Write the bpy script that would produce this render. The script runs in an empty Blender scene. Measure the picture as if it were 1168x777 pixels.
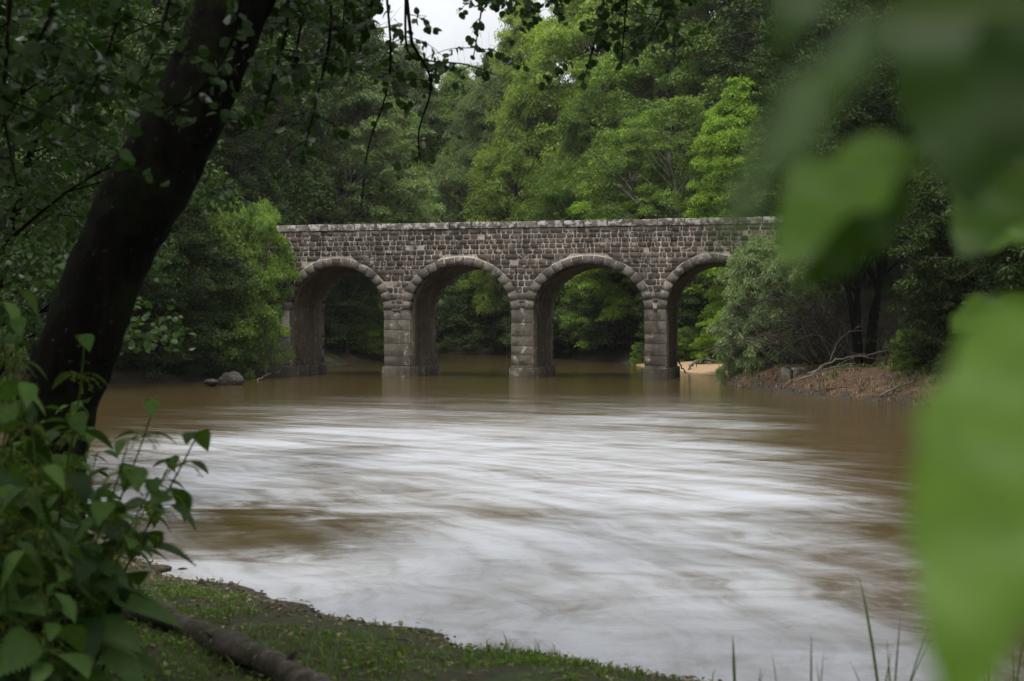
import bpy, math, random
import numpy as np
from mathutils import Vector

SC = bpy.context.scene
COL = SC.collection
RS = np.random.RandomState(11)
random.seed(5)

# ------------------------------------------------------------------ camera geometry
FPX, CX, HY, HC = 1577.0, 584.0, 375.0, 1.9     # focal length in photo pixels, centre column, horizon row, eye height over the water


def at(px, py, Y):
    return np.array([(px - CX) / FPX * Y, Y, HC + (HY - py) / FPX * Y])


# ------------------------------------------------------------------ mesh helpers
def nrm(v):
    return v / np.maximum(np.linalg.norm(v, axis=-1, keepdims=True), 1e-9)


class MB:
    """collects vertices, polygons and a per-vertex tint, links them as one mesh"""

    def __init__(self):
        self.v, self.t, self.loops, self.sizes, self.n = [], [], [], [], 0

    def add(self, verts, faces, tint=0.5):
        verts = np.asarray(verts, dtype=np.float64).reshape(-1, 3)
        k = len(verts)
        self.v.append(verts)
        self.t.append(np.broadcast_to(np.asarray(tint, dtype=np.float64), (k,)).copy())
        for f in faces if isinstance(faces, list) else [faces]:
            f = np.asarray(f, dtype=np.int64)
            if f.ndim == 1:
                f = f[None, :]
            self.loops.append((f + self.n).ravel())
            self.sizes.append(np.full(len(f), f.shape[1], dtype=np.int64))
        self.n += k
        return self

    def mesh(self, name, mat, smooth=False):
        v = np.concatenate(self.v)
        lo = np.concatenate(self.loops)
        sz = np.concatenate(self.sizes)
        st = np.concatenate([[0], np.cumsum(sz)[:-1]])
        me = bpy.data.meshes.new(name)
        me.vertices.add(len(v))
        me.vertices.foreach_set('co', v.astype(np.float32).ravel())
        me.loops.add(len(lo))
        me.loops.foreach_set('vertex_index', lo.astype(np.int32))
        me.polygons.add(len(sz))
        me.polygons.foreach_set('loop_start', st.astype(np.int32))
        if smooth:
            me.polygons.foreach_set('use_smooth', np.ones(len(sz), dtype=bool))
        at_ = me.attributes.new('tint', 'FLOAT', 'POINT')
        at_.data.foreach_set('value', np.concatenate(self.t).astype(np.float32))
        me.materials.append(mat)
        me.update(calc_edges=True)
        me.validate()
        return me

    def build(self, name, mat, parent=None, smooth=False, loc=None):
        o = bpy.data.objects.new(name, self.mesh(name, mat, smooth))
        COL.objects.link(o)
        if parent is not None:
            o.parent = parent
        if loc is not None:
            o.location = loc
        return o


def tag(o, label=None, cat=None, group=None, kind=None):
    if label: o['label'] = label
    if cat: o['category'] = cat
    if group: o['group'] = group
    if kind: o['kind'] = kind
    return o


def empty(name, loc, rz=0.0, scale=None):
    o = bpy.data.objects.new(name, None)
    o.empty_display_size = 0.3
    COL.objects.link(o)
    o.location = [float(c) for c in loc]
    o.rotation_euler = (0, 0, rz)
    if scale is not None:
        o.scale = scale
    return o


def smooth_path(pts, n):
    """Catmull-Rom through the points"""
    p = np.asarray(pts, dtype=float)
    if len(p) < 3:
        t = np.linspace(0, 1, n)[:, None]
        return p[0] * (1 - t) + p[-1] * t
    q = np.vstack([2 * p[0] - p[1], p, 2 * p[-1] - p[-2]])
    u = np.linspace(0, len(p) - 1 - 1e-6, n)
    i = u.astype(int)
    f = (u - i)[:, None]
    a, b, c, d = q[i], q[i + 1], q[i + 2], q[i + 3]
    return 0.5 * ((2 * b) + (-a + c) * f + (2 * a - 5 * b + 4 * c - d) * f ** 2 + (-a + 3 * b - 3 * c + d) * f ** 3)


def tube(mb, pts, radii, ns=6, tint=0.5, lump=0.0, rs=None):
    p = np.asarray(pts, dtype=float)
    k = len(p)
    r = np.broadcast_to(np.asarray(radii, dtype=float), (k,))
    tg = nrm(np.gradient(p, axis=0))
    ref = np.tile(np.array([0.31, 0.95, 0.05]), (k, 1))
    ref2 = np.tile(np.array([0.95, -0.2, 0.25]), (k, 1))
    bad = np.abs((tg * ref).sum(1)) > 0.8
    ref = np.where(bad.any(), ref2, ref) if bad.any() else ref
    a = nrm(np.cross(tg, ref))
    b = np.cross(tg, a)
    th = np.arange(ns) / ns * 2 * math.pi
    rr = r[:, None] * np.ones((1, ns))
    if lump:
        rr = rr * (1 + lump * (rs or RS).uniform(-1, 1, (k, ns)))
    v = p[:, None, :] + rr[..., None] * (np.cos(th)[None, :, None] * a[:, None, :] + np.sin(th)[None, :, None] * b[:, None, :])
    v = v.reshape(-1, 3)
    i = np.arange(k - 1)[:, None] * ns
    j = np.arange(ns)[None, :]
    j2 = (j + 1) % ns
    f = np.stack([i + j, i + j2, i + ns + j2, i + ns + j], -1).reshape(-1, 4)
    caps = [np.arange(ns)[::-1], np.arange(ns) + (k - 1) * ns]
    mb.add(v, [f] + caps, tint)


def box(mb, lo, hi, tint=0.5, bev=0.0, fr=None):
    """axis box, chamfered by bev; fr maps local points to world"""
    x0, y0, z0 = lo
    x1, y1, z1 = hi
    if bev <= 0:
        v = np.array([[x0, y0, z0], [x1, y0, z0], [x1, y1, z0], [x0, y1, z0], [x0, y0, z1], [x1, y0, z1], [x1, y1, z1], [x0, y1, z1]], float)
        f = [[0, 3, 2, 1], [4, 5, 6, 7], [0, 1, 5, 4], [1, 2, 6, 5], [2, 3, 7, 6], [3, 0, 4, 7]]
        mb.add(fr(v) if fr else v, np.array(f), tint)
        return
    c = np.array([[sx, sy, sz] for sz in (0, 1) for sy in (0, 1) for sx in (0, 1)], int)
    L, Hh = np.array(lo, float), np.array(hi, float)
    vs, idx = [], {}
    for ci, s in enumerate(c):
        p = np.where(s, Hh, L)
        inn = np.where(s, -bev, bev)
        for ax in range(3):
            q = p + inn
            q[ax] = p[ax]
            idx[(tuple(s), ax)] = len(vs)
            vs.append(q)
    quads, tris = [], []
    g = lambda s, ax: idx[(tuple(s), ax)]
    for ax in range(3):
        u, w = [k for k in range(3) if k != ax]
        for side in (0, 1):
            q = []
            for (a, b) in ((0, 0), (1, 0), (1, 1), (0, 1)):
                s = [0, 0, 0]; s[ax] = side; s[u] = a; s[w] = b
                q.append(g(s, ax))
            quads.append(q)
    for ax in range(3):
        u, w = [k for k in range(3) if k != ax]
        for a in (0, 1):
            for b in (0, 1):
                s0 = [0, 0, 0]; s0[u] = a; s0[w] = b
                s1 = list(s0); s1[ax] = 1
                quads.append([g(s0, u), g(s1, u), g(s1, w), g(s0, w)])
    for s in c:
        tris.append([g(s, 0), g(s, 1), g(s, 2)])
    v = np.array(vs)
    mb.add(fr(v) if fr else v, [np.array(quads), np.array(tris)], tint)


# ------------------------------------------------------------------ leaves
def tmpl_far():
    v = np.array([[0, 0, 0], [.42, .5, .1], [1, 0, -.04], [.42, -.5, .1]], float)
    return v, [np.array([[0, 2, 1], [0, 3, 2]])]


def tmpl_leaf(prof, n=5, fold=.12, droop=.15, teeth=0.0):
    ts = np.linspace(0, 1, n + 1)
    mid = np.stack([ts, 0 * ts, -droop * ts ** 2], 1)
    w = np.array([prof(t) for t in ts])
    sh = np.zeros(n + 1)
    if teeth:
        k = np.arange(n + 1)
        w = w * (1 + teeth * (k % 2)) 
        sh = np.where(k % 2 == 1, .035, -.015)
        sh[0] = sh[-1] = 0
    L = np.stack([ts + sh, w, -droop * ts ** 2 + fold * w], 1)
    R = np.stack([ts + sh, -w, -droop * ts ** 2 + fold * w], 1)
    v = np.concatenate([mid, L, R])
    m = n + 1
    q = [[i, i + 1, m + i + 1, m + i] for i in range(n)] + [[i + 1, i, 2 * m + i, 2 * m + i + 1] for i in range(n)]
    return v, [np.array(q)]


ROUND = tmpl_leaf(lambda t: .46 * max(0, math.sin(math.pi * t ** .85)) ** .6, 6, .15, .18)
OVATE = tmpl_leaf(lambda t: .34 * max(0, math.sin(math.pi * t ** .7)) ** .8, 8, .2, .25)
NETTLE = tmpl_leaf(lambda t: .33 * max(0, math.sin(math.pi * t ** .62)) ** .9, 26, .22, .3, teeth=.30)
BIGLEAF = tmpl_leaf(lambda t: .42 * max(0, math.sin(math.pi * t ** .72)) ** .75 * (1 + .05 * math.sin(t * 23) + .04 * math.sin(t * 51)), 30, .12, .12)
_v = BIGLEAF[0]
_v[31:62, 2] += .035 * np.sin(np.linspace(0, 19, 31)); _v[62:, 2] += .04 * np.sin(np.linspace(1, 16, 31))      # wavy margins
LANCE = tmpl_leaf(lambda t: .1 * max(0, math.sin(math.pi * t ** .8)), 3, .3, .2)
FAR = tmpl_far()


def leaves(mb, tmpl, c, n, t, L, W, tint):
    """c centres (leaf base), n normals, t directions of the midrib"""
    tv, tf = tmpl
    n = nrm(n)
    t = nrm(t - n * (t * n).sum(1, keepdims=True))
    b = np.cross(n, t)
    L = np.broadcast_to(L, (len(c),)); W = np.broadcast_to(W, (len(c),))
    k = len(tv)
    v = (c[:, None, :] + (tv[None, :, 0] * L[:, None])[..., None] * t[:, None, :]
         + (tv[None, :, 1] * W[:, None])[..., None] * b[:, None, :]
         + (tv[None, :, 2] * L[:, None])[..., None] * n[:, None, :]).reshape(-1, 3)
    off = (np.arange(len(c)) * k)[:, None, None]
    fs = [(f[None] + off).reshape(-1, f.shape[1]) for f in tf]
    mb.add(v, fs, np.repeat(np.broadcast_to(tint, (len(c),)), k))


# ------------------------------------------------------------------ materials
def newmat(name):
    m = bpy.data.materials.new(name)
    m.use_nodes = True
    nt = m.node_tree
    nt.nodes.clear()
    return m, nt, nt.nodes.new('ShaderNodeOutputMaterial')


def N(nt, typ, **kw):
    n = nt.nodes.new(typ)
    for k, v in kw.items():
        if k.startswith('i_'):
            key = k[2:]
            n.inputs[int(key) if key.isdigit() else key].default_value = v
        else:
            setattr(n, k, v)
    return n


def ramp(nt, stops, fac=None, interp='LINEAR'):
    r = nt.nodes.new('ShaderNodeValToRGB')
    r.color_ramp.interpolation = interp
    e = r.color_ramp.elements
    while len(e) < len(stops):
        e.new(.5)
    for x, (p, c) in zip(e, stops):
        x.position = p
        x.color = (*c, 1) if len(c) == 3 else c
    if fac is not None:
        nt.links.new(fac, r.inputs[0])
    return r


def mixc(nt, fac, a, b, blend='MIX'):
    m = nt.nodes.new('ShaderNodeMix')
    m.data_type = 'RGBA'
    m.blend_type = blend
    for s, val in ((0, fac), (6, a), (7, b)):
        if isinstance(val, (int, float)):
            m.inputs[s].default_value = val
        elif isinstance(val, tuple):
            m.inputs[s].default_value = (*val, 1)
        else:
            nt.links.new(val, m.inputs[s])
    return m.outputs[2]


def math_(nt, op, a, b=0.0, clamp=False):
    m = nt.nodes.new('ShaderNodeMath')
    m.operation = op
    m.use_clamp = clamp
    for i, v in enumerate((a, b)):
        if isinstance(v, (int, float)):
            m.inputs[i].default_value = v
        else:
            nt.links.new(v, m.inputs[i])
    return m.outputs[0]


def noise(nt, vec, scale, detail=4, rough=.55, dist=0.0):
    n = N(nt, 'ShaderNodeTexNoise', i_Scale=scale, i_Detail=detail, i_Roughness=rough, i_Distortion=dist)
    if vec is not None:
        nt.links.new(vec, n.inputs['Vector'])
    return n.outputs['Fac']


def leaf_mat(name, dark, light, trans=.35, gloss=.04, grough=.45, tcol=None, var=.25, veins=False):
    m, nt, out = newmat(name)
    att = N(nt, 'ShaderNodeAttribute', attribute_name='tint')
    col = ramp(nt, [(0.0, dark), (1.0, light)], att.outputs['Fac']).outputs[0]
    if var:
        oi = N(nt, 'ShaderNodeObjectInfo')
        hs = N(nt, 'ShaderNodeHueSaturation')
        mr = N(nt, 'ShaderNodeMapRange', i_3=1 - var, i_4=1 + var)
        nt.links.new(oi.outputs['Random'], mr.inputs[0])
        nt.links.new(mr.outputs[0], hs.inputs['Value'])
        nt.links.new(col, hs.inputs['Color'])
        col = hs.outputs[0]
    if veins:
        tc = N(nt, 'ShaderNodeTexCoord')
        f = noise(nt, tc.outputs['Object'], 38, 5, .6, .5)
        col = mixc(nt, .5, col, ramp(nt, [(.35, (.55, .6, .5)), (.65, (1.15, 1.1, 1.0))], f).outputs[0], 'MULTIPLY')
    d = N(nt, 'ShaderNodeBsdfDiffuse')
    nt.links.new(col, d.inputs[0])
    t = N(nt, 'ShaderNodeBsdfTranslucent')
    nt.links.new(mixc(nt, 1.0, col, tcol or (1.25, 1.35, .5), 'MULTIPLY'), t.inputs[0])
    s = N(nt, 'ShaderNodeMixShader', i_0=trans)
    nt.links.new(d.outputs[0], s.inputs[1]); nt.links.new(t.outputs[0], s.inputs[2])
    sh = s.outputs[0]
    if gloss:
        g = N(nt, 'ShaderNodeBsdfGlossy', i_Roughness=grough)
        lw = N(nt, 'ShaderNodeLayerWeight', i_Blend=.25)
        fr = math_(nt, 'MULTIPLY_ADD', lw.outputs['Fresnel'], gloss * 2.0)
        fr.node.inputs[2].default_value = gloss * .3
        s2 = N(nt, 'ShaderNodeMixShader')
        nt.links.new(fr, s2.inputs[0]); nt.links.new(sh, s2.inputs[1]); nt.links.new(g.outputs[0], s2.inputs[2])
        sh = s2.outputs[0]
    nt.links.new(sh, out.inputs[0])
    return m


def bark_mat(name, dark, light, scale=6.0, bump=.5, stretch=.25, moss=None, fleck=None):
    m, nt, out = newmat(name)
    spec = .02 if name == 'bark_black' else .08
    tc = N(nt, 'ShaderNodeTexCoord')
    mp = N(nt, 'ShaderNodeMapping')
    mp.inputs['Scale'].default_value = (1, 1, stretch)
    nt.links.new(tc.outputs['Object'], mp.inputs[0])
    f = noise(nt, mp.outputs[0], scale, 7, .65, .6)
    col = ramp(nt, [(.3, dark), (.7, light)], f).outputs[0]
    if moss:
        mf = ramp(nt, [(.5, (0, 0, 0)), (.62, (1, 1, 1))], noise(nt, tc.outputs['Object'], scale * .35, 5, .6)).outputs[0]
        col = mixc(nt, mf, col, moss)
    if fleck:
        ff = ramp(nt, [(.66, (0, 0, 0)), (.69, (1, 1, 1))], noise(nt, tc.outputs['Object'], scale * 1.6, 3, .6)).outputs[0]
        col = mixc(nt, ff, col, fleck)
    p = N(nt, 'ShaderNodeBsdfPrincipled', i_Roughness=.9)
    p.inputs['Specular IOR Level'].default_value = spec
    nt.links.new(col, p.inputs['Base Color'])
    b = N(nt, 'ShaderNodeBump', i_Strength=bump, i_Distance=.03)
    nt.links.new(f, b.inputs['Height'])
    nt.links.new(b.outputs[0], p.inputs['Normal'])
    nt.links.new(p.outputs[0], out.inputs[0])
    return m


def stone_mat(name, lo, hi, lichen=.5, lich_col=(.42, .40, .36), damp=True, bump=.6, lscale=3.2, lthr=.56):
    m, nt, out = newmat(name)
    tc = N(nt, 'ShaderNodeTexCoord')
    geo = N(nt, 'ShaderNodeNewGeometry')
    att = N(nt, 'ShaderNodeAttribute', attribute_name='tint')
    P = geo.outputs['Position']
    base = ramp(nt, [(0.0, lo), (.55, tuple((a + b) / 2 for a, b in zip(lo, hi))), (1.0, hi)], att.outputs['Fac']).outputs[0]
    f1 = noise(nt, P, 9, 6, .7)
    col = mixc(nt, .75, base, ramp(nt, [(.28, (.45, .44, .43)), (.72, (1.5, 1.47, 1.42))], f1).outputs[0], 'MULTIPLY')
    big = noise(nt, P, .7, 4, .6)
    col = mixc(nt, .8, col, ramp(nt, [(.3, (.6, .56, .53)), (.7, (1.25, 1.22, 1.2))], big).outputs[0], 'MULTIPLY')
    mps = N(nt, 'ShaderNodeMapping')
    mps.inputs['Scale'].default_value = (1, 1, .12)
    nt.links.new(P, mps.inputs[0])
    col = mixc(nt, .8, col, ramp(nt, [(.34, (.48, .47, .45)), (.56, (1.1, 1.1, 1.08))], noise(nt, mps.outputs[0], 1.6, 5, .65)).outputs[0], 'MULTIPLY')
    if lichen:
        lf = noise(nt, P, lscale, 6, .72, .3)
        lm = ramp(nt, [(lthr, (0, 0, 0)), (lthr + .06, (1, 1, 1))], lf).outputs[0]
        lm = math_(nt, 'MULTIPLY', lm, lichen)
        col = mixc(nt, lm, col, lich_col)
    if damp:
        sx = N(nt, 'ShaderNodeSeparateXYZ')
        nt.links.new(P, sx.inputs[0])
        zz = math_(nt, 'ADD', sx.outputs[2], math_(nt, 'MULTIPLY', noise(nt, P, 2.5, 4), .7))
        mr = N(nt, 'ShaderNodeMapRange', i_1=.45, i_2=1.0, i_3=.85, i_4=0.0)
        nt.links.new(zz, mr.inputs[0])
        col = mixc(nt, mr.outputs[0], col, mixc(nt, 1.0, col, (.42, .42, .34), 'MULTIPLY'))
    p = N(nt, 'ShaderNodeBsdfPrincipled', i_Roughness=.9)
    p.inputs['Specular IOR Level'].default_value = .2
    nt.links.new(col, p.inputs['Base Color'])
    b = N(nt, 'ShaderNodeBump', i_Strength=bump, i_Distance=.03)
    nt.links.new(noise(nt, P, 22, 6, .7), b.inputs['Height'])
    nt.links.new(b.outputs[0], p.inputs['Normal'])
    nt.links.new(p.outputs[0], out.inputs[0])
    return m


M = {}
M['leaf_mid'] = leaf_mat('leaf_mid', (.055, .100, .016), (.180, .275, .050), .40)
M['leaf_dark'] = leaf_mat('leaf_dark', (.016, .031, .007), (.054, .094, .019), .3)  # left woods and undergrowth: their shade is darkened into the leaf colour
M['leaf_bright'] = leaf_mat('leaf_bright', (.100, .180, .018), (.260, .400, .045), .44, var=.12)  # this and the yellow: sunlit look of the middle trees lifted into the colour
M['leaf_yellow'] = leaf_mat('leaf_yellow', (.105, .165, .028), (.270, .370, .070), .44, var=.12)
M['leaf_grey'] = leaf_mat('leaf_grey', (.072, .110, .038), (.195, .265, .090), .36, tcol=(1.2, 1.25, .7))
M['leaf_silver'] = leaf_mat('leaf_silver', (.110, .165, .060), (.320, .420, .190), .3, tcol=(1.2, 1.25, .7), var=.1)
M['leaf_near'] = leaf_mat('leaf_near', (.011, .026, .006), (.034, .068, .013), .38, var=0)  # near leaves: part of their shade is darkened into the colour
M['leaf_nettle'] = leaf_mat('leaf_nettle', (.014, .036, .008), (.060, .115, .022), .3, .03, .45, var=.2, veins=True)
M['leaf_big'] = leaf_mat('leaf_big', (.026, .056, .010), (.100, .195, .012), .42, .05, .5, var=0, veins=True)  # dark end stands in for shade on the upper leaves
M['flower'] = leaf_mat('flower', (.025, .045, .012), (.19, .24, .05), .3, 0, var=0)
M['grass'] = leaf_mat('grass', (.026, .050, .008), (.105, .165, .024), .3, .02, var=0)
M['straw'] = leaf_mat('straw', (.040, .028, .016), (.25, .20, .13), .15, 0, var=0)
M['bark'] = bark_mat('bark', (.030, .025, .020), (.085, .072, .058), 7)
M['bark_pale'] = bark_mat('bark_pale', (.07, .065, .055), (.20, .19, .165), 7)
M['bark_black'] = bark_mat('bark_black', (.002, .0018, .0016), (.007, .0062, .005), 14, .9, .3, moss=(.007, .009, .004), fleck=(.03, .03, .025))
M['log'] = bark_mat('log', (.014, .012, .010), (.10, .083, .066), 9, 1.0, .8, moss=(.035, .036, .018), fleck=(.20, .18, .14))
M['twig_dry'] = bark_mat('twig_dry', (.06, .05, .042), (.17, .15, .125), 9)
M['stone'] = stone_mat('stone', (.040, .034, .030), (.118, .102, .089), .6, (.36, .33, .30), lscale=3.0, lthr=.56)
M['stone_ring'] = stone_mat('stone_ring', (.075, .069, .062), (.140, .130, .118), .35)
M['stone_pier'] = stone_mat('stone_pier', (.058, .052, .043), (.112, .102, .086), .7, (.30, .28, .24), lthr=.58)
M['coping'] = stone_mat('coping', (.060, .055, .048), (.13, .12, .107), .8, (.31, .30, .28), lscale=4.5, lthr=.5, damp=False)
M['mortar'] = stone_mat('mortar', (.33, .305, .275), (.45, .42, .385), .6, (.13, .11, .09), lscale=2.2, lthr=.55)
M['vault'] = stone_mat('vault', (.080, .064, .050), (.13, .105, .082), .3)
M['rock'] = stone_mat('rock', (.030, .029, .027), (.075, .072, .066), .5, (.28, .27, .25), bump=1.0, lscale=6)

# water: silt-brown river with drifts of froth and painted sky reflection
m, nt, out = newmat('river_water')
geo = N(nt, 'ShaderNodeNewGeometry')
P = geo.outputs['Position']
mp = N(nt, 'ShaderNodeMapping')
mp.inputs['Rotation'].default_value = (0, 0, math.radians(20))
mp.inputs['Scale'].default_value = (.62, 1.0, 1)
nt.links.new(P, mp.inputs[0])
w1 = noise(nt, mp.outputs[0], .55, 6, .62, 1.2)
w2 = noise(nt, mp.outputs[0], 2.6, 5, .6, .8)
w3 = noise(nt, mp.outputs[0], .16, 3, .5, .6)
sx = N(nt, 'ShaderNodeSeparateXYZ')
nt.links.new(P, sx.inputs[0])


def rng(val, a, b, c=0.0, d=1.0):
    r = N(nt, 'ShaderNodeMapRange', interpolation_type='SMOOTHSTEP', i_1=a, i_2=b, i_3=c, i_4=d)
    nt.links.new(val, r.inputs[0])
    return r.outputs[0]


# the main run of the current: from under the middle arches down to the near shore
lat = math_(nt, 'ADD', sx.outputs[0], math_(nt, 'MULTIPLY', math_(nt, 'SUBTRACT', noise(nt, P, .12, 3), .5), 5.0))
run = math_(nt, 'MULTIPLY', rng(lat, -9.0, -3.5), rng(math_(nt, 'ADD', lat, math_(nt, 'MULTIPLY', sx.outputs[1], -.10)), 3.6, .6))
run = math_(nt, 'MULTIPLY', run, rng(sx.outputs[1], 45, 20))
mixn = math_(nt, 'ADD', math_(nt, 'MULTIPLY', w1, .6), math_(nt, 'ADD', math_(nt, 'MULTIPLY', w2, .22), math_(nt, 'MULTIPLY', w3, .18)))
mp2 = N(nt, 'ShaderNodeMapping')
mp2.inputs['Rotation'].default_value = (0, 0, math.radians(-28))
mp2.inputs['Scale'].default_value = (.55, 1.0, 1)
nt.links.new(P, mp2.inputs[0])
w4 = noise(nt, mp2.outputs[0], 5.5, 6, .68, 1.0)
w5 = noise(nt, mp2.outputs[0], 1.3, 5, .62, 1.5)
# lines of the current: it swings to the right from the arches, then runs down to the near shore
yp = math_(nt, 'SUBTRACT', sx.outputs[1], 11.0)
psi = math_(nt, 'ADD', sx.outputs[0], math_(nt, 'MULTIPLY', yp, math_(nt, 'ADD', math_(nt, 'MULTIPLY', yp, .0365), .32)))
wv = math_(nt, 'MULTIPLY', math_(nt, 'SUBTRACT', noise(nt, P, .45, 3), .5), 1.6)
cv = N(nt, 'ShaderNodeCombineXYZ')
nt.links.new(math_(nt, 'ADD', psi, wv), cv.inputs[0])
nt.links.new(math_(nt, 'MULTIPLY', sx.outputs[1], .13), cv.inputs[1])
w6 = noise(nt, cv.outputs[0], 1.9, 10, .68, .35)
w7 = noise(nt, cv.outputs[0], .7, 4, .55, .5)
mixn = math_(nt, 'ADD', math_(nt, 'MULTIPLY', w6, .36), math_(nt, 'ADD', math_(nt, 'MULTIPLY', w7, .26), math_(nt, 'ADD', math_(nt, 'MULTIPLY', w5, .22), math_(nt, 'MULTIPLY', w1, .16))))
refl_dist = N(nt, 'ShaderNodeVectorMath', operation='DISTANCE')      # brown patch off the left bank: tree reflection painted by thinning the froth
refl_dist.inputs[1].default_value = (-2.5, 13.0, 0)
ew = N(nt, 'ShaderNodeVectorMath', operation='ADD')
nt.links.new(P, ew.inputs[0])
en = N(nt, 'ShaderNodeCombineXYZ')
nt.links.new(math_(nt, 'MULTIPLY', math_(nt, 'SUBTRACT', w5, .5), 4.0), en.inputs[1])
nt.links.new(en.outputs[0], ew.inputs[1])
nt.links.new(ew.outputs[0], refl_dist.inputs[0])
tree_refl = rng(refl_dist.outputs['Value'], .6, 2.4, .25, 1.0)
run = math_(nt, 'MULTIPLY', run, tree_refl)
run = math_(nt, 'MULTIPLY', run, rng(noise(nt, P, .17, 3, .55, .8), .36, .54, .70, 1.0))
foam_sheen = math_(nt, 'MULTIPLY', rng(math_(nt, 'ADD', mixn, math_(nt, 'MULTIPLY', run, .17)), .485, .745), math_(nt, 'ADD', math_(nt, 'MULTIPLY', run, .64), .04))  # froth plus the pale reflection of the sky, both laid on as diffuse colour
p = N(nt, 'ShaderNodeBsdfPrincipled', i_IOR=1.33)
p.inputs['Base Color'].default_value = (.060, .042, .015, 1)
nt.links.new(rng(run, 0, 1, .07, .30), p.inputs['Roughness'])
bh = math_(nt, 'ADD', math_(nt, 'MULTIPLY', w6, .22), math_(nt, 'ADD', math_(nt, 'MULTIPLY', w5, .20), math_(nt, 'ADD', math_(nt, 'MULTIPLY', w2, .07), math_(nt, 'MULTIPLY', noise(nt, mp.outputs[0], 9, 3), .008))))
bp = N(nt, 'ShaderNodeBump', i_Distance=.5)
nt.links.new(rng(run, 0, 1, .16, .5), bp.inputs['Strength'])
nt.links.new(bh, bp.inputs['Height'])
nt.links.new(bp.outputs[0], p.inputs['Normal'])
d = N(nt, 'ShaderNodeBsdfDiffuse')
d.inputs[0].default_value = (.42, .44, .475, 1)
nt.links.new(bp.outputs[0], d.inputs['Normal'])
s = N(nt, 'ShaderNodeMixShader')
nt.links.new(foam_sheen, s.inputs[0]); nt.links.new(p.outputs[0], s.inputs[1]); nt.links.new(d.outputs[0], s.inputs[2])
nt.links.new(s.outputs[0], out.inputs[0])
M['water'] = m

# ground: leaf mould and moss, with bare soil, sand and mud where the mesh says so
m, nt, out = newmat('ground')
geo = N(nt, 'ShaderNodeNewGeometry')
P = geo.outputs['Position']
f = noise(nt, P, 3.5, 7, .7)
f2 = noise(nt, P, .6, 5, .6)
f3 = noise(nt, P, 30, 4, .7)
mossy = ramp(nt, [(.3, (.034, .026, .015)), (.46, (.030, .030, .013)), (.6, (.030, .046, .012)), (.72, (.050, .075, .018))], f).outputs[0]
soil = ramp(nt, [(.3, (.035, .024, .016)), (.5, (.085, .052, .031)), (.72, (.15, .095, .058))], f).outputs[0]
sand = ramp(nt, [(.3, (.30, .20, .115)), (.7, (.44, .31, .19))], f).outputs[0]
mud = ramp(nt, [(.35, (.018, .015, .010)), (.65, (.075, .062, .046))], f3).outputs[0]
a1 = N(nt, 'ShaderNodeAttribute', attribute_name='soil')
a2 = N(nt, 'ShaderNodeAttribute', attribute_name='sand')
a3 = N(nt, 'ShaderNodeAttribute', attribute_name='mud')
jig = math_(nt, 'MULTIPLY', math_(nt, 'SUBTRACT', f2, .5), 1.4)


def msk(a):
    return rng_(math_(nt, 'ADD', a.outputs['Fac'], math_(nt, 'MULTIPLY', jig, 1.0)))


def rng_(v):
    r = N(nt, 'ShaderNodeMapRange', interpolation_type='SMOOTHSTEP', i_1=.35, i_2=.65)
    nt.links.new(v, r.inputs[0])
    return r.outputs[0]


col = mixc(nt, msk(a1), mossy, soil)
col = mixc(nt, msk(a2), col, sand)
col = mixc(nt, msk(a3), col, mud)
p = N(nt, 'ShaderNodeBsdfPrincipled', i_Roughness=.95)
p.inputs['Specular IOR Level'].default_value = .2
nt.links.new(col, p.inputs['Base Color'])
b = N(nt, 'ShaderNodeBump', i_Strength=.8, i_Distance=.05)
nt.links.new(math_(nt, 'ADD', f, f3), b.inputs['Height'])
nt.links.new(b.outputs[0], p.inputs['Normal'])
nt.links.new(p.outputs[0], out.inputs[0])
M['ground'] = m

# ------------------------------------------------------------------ bridge frame
ANG = math.atan(.226 / .974)
AX = np.array([math.cos(ANG), -math.sin(ANG), 0.0])     # along the bridge, to the right
NX = np.array([math.sin(ANG), math.cos(ANG), 0.0])      # away from the camera
BO = np.array([.37, 53.1, 0.0])
TH = 3.9                                                # thickness of the bridge


def s_of(px):
    u = (px - CX) / FPX
    return (u * BO[1] - BO[0]) / (AX[0] - AX[1] * u)


def br(v):
    v = np.asarray(v, float)
    return BO + v[:, :1] * AX + v[:, 1:2] * NX + v[:, 2:3] * np.array([0, 0, 1.0])


# ------------------------------------------------------------------ the river's outline and the ground
POLY = np.array([(-3.1, 11.3), (-2.4, 10.5), (-1.74, 9.7), (-1.15, 9.15), (-.6, 8.75), (-.13, 8.3), (.25, 7.95), (.56, 7.68), (.93, 7.45), (2.2, 6.7), (4, 6.3), (6, 8), (7.8, 14),
                 (9.3, 22), (10.0, 30), (10.0, 35.2), (9.3, 36.6), (8.6, 38), (8.0, 41), (7.5, 44.5), (7.3, 48), (8.6, 52), (8.7, 56), (7.7, 60),
                 (6.9, 66), (6.4, 72), (5.6, 80), (3.4, 88), (0, 99), (-4, 116), (-9, 135), (-13, 132), (-8.5, 112), (-6.2, 98), (-7.4, 86),
                 (-8.6, 74), (-9.4, 62), (-9.6, 55), (-10.6, 51), (-12.2, 49.2), (-14.2, 47.8), (-14.8, 44), (-13.4, 37), (-11.4, 30), (-9.2, 23),
                 (-6.9, 17), (-4.9, 13.2)])


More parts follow.
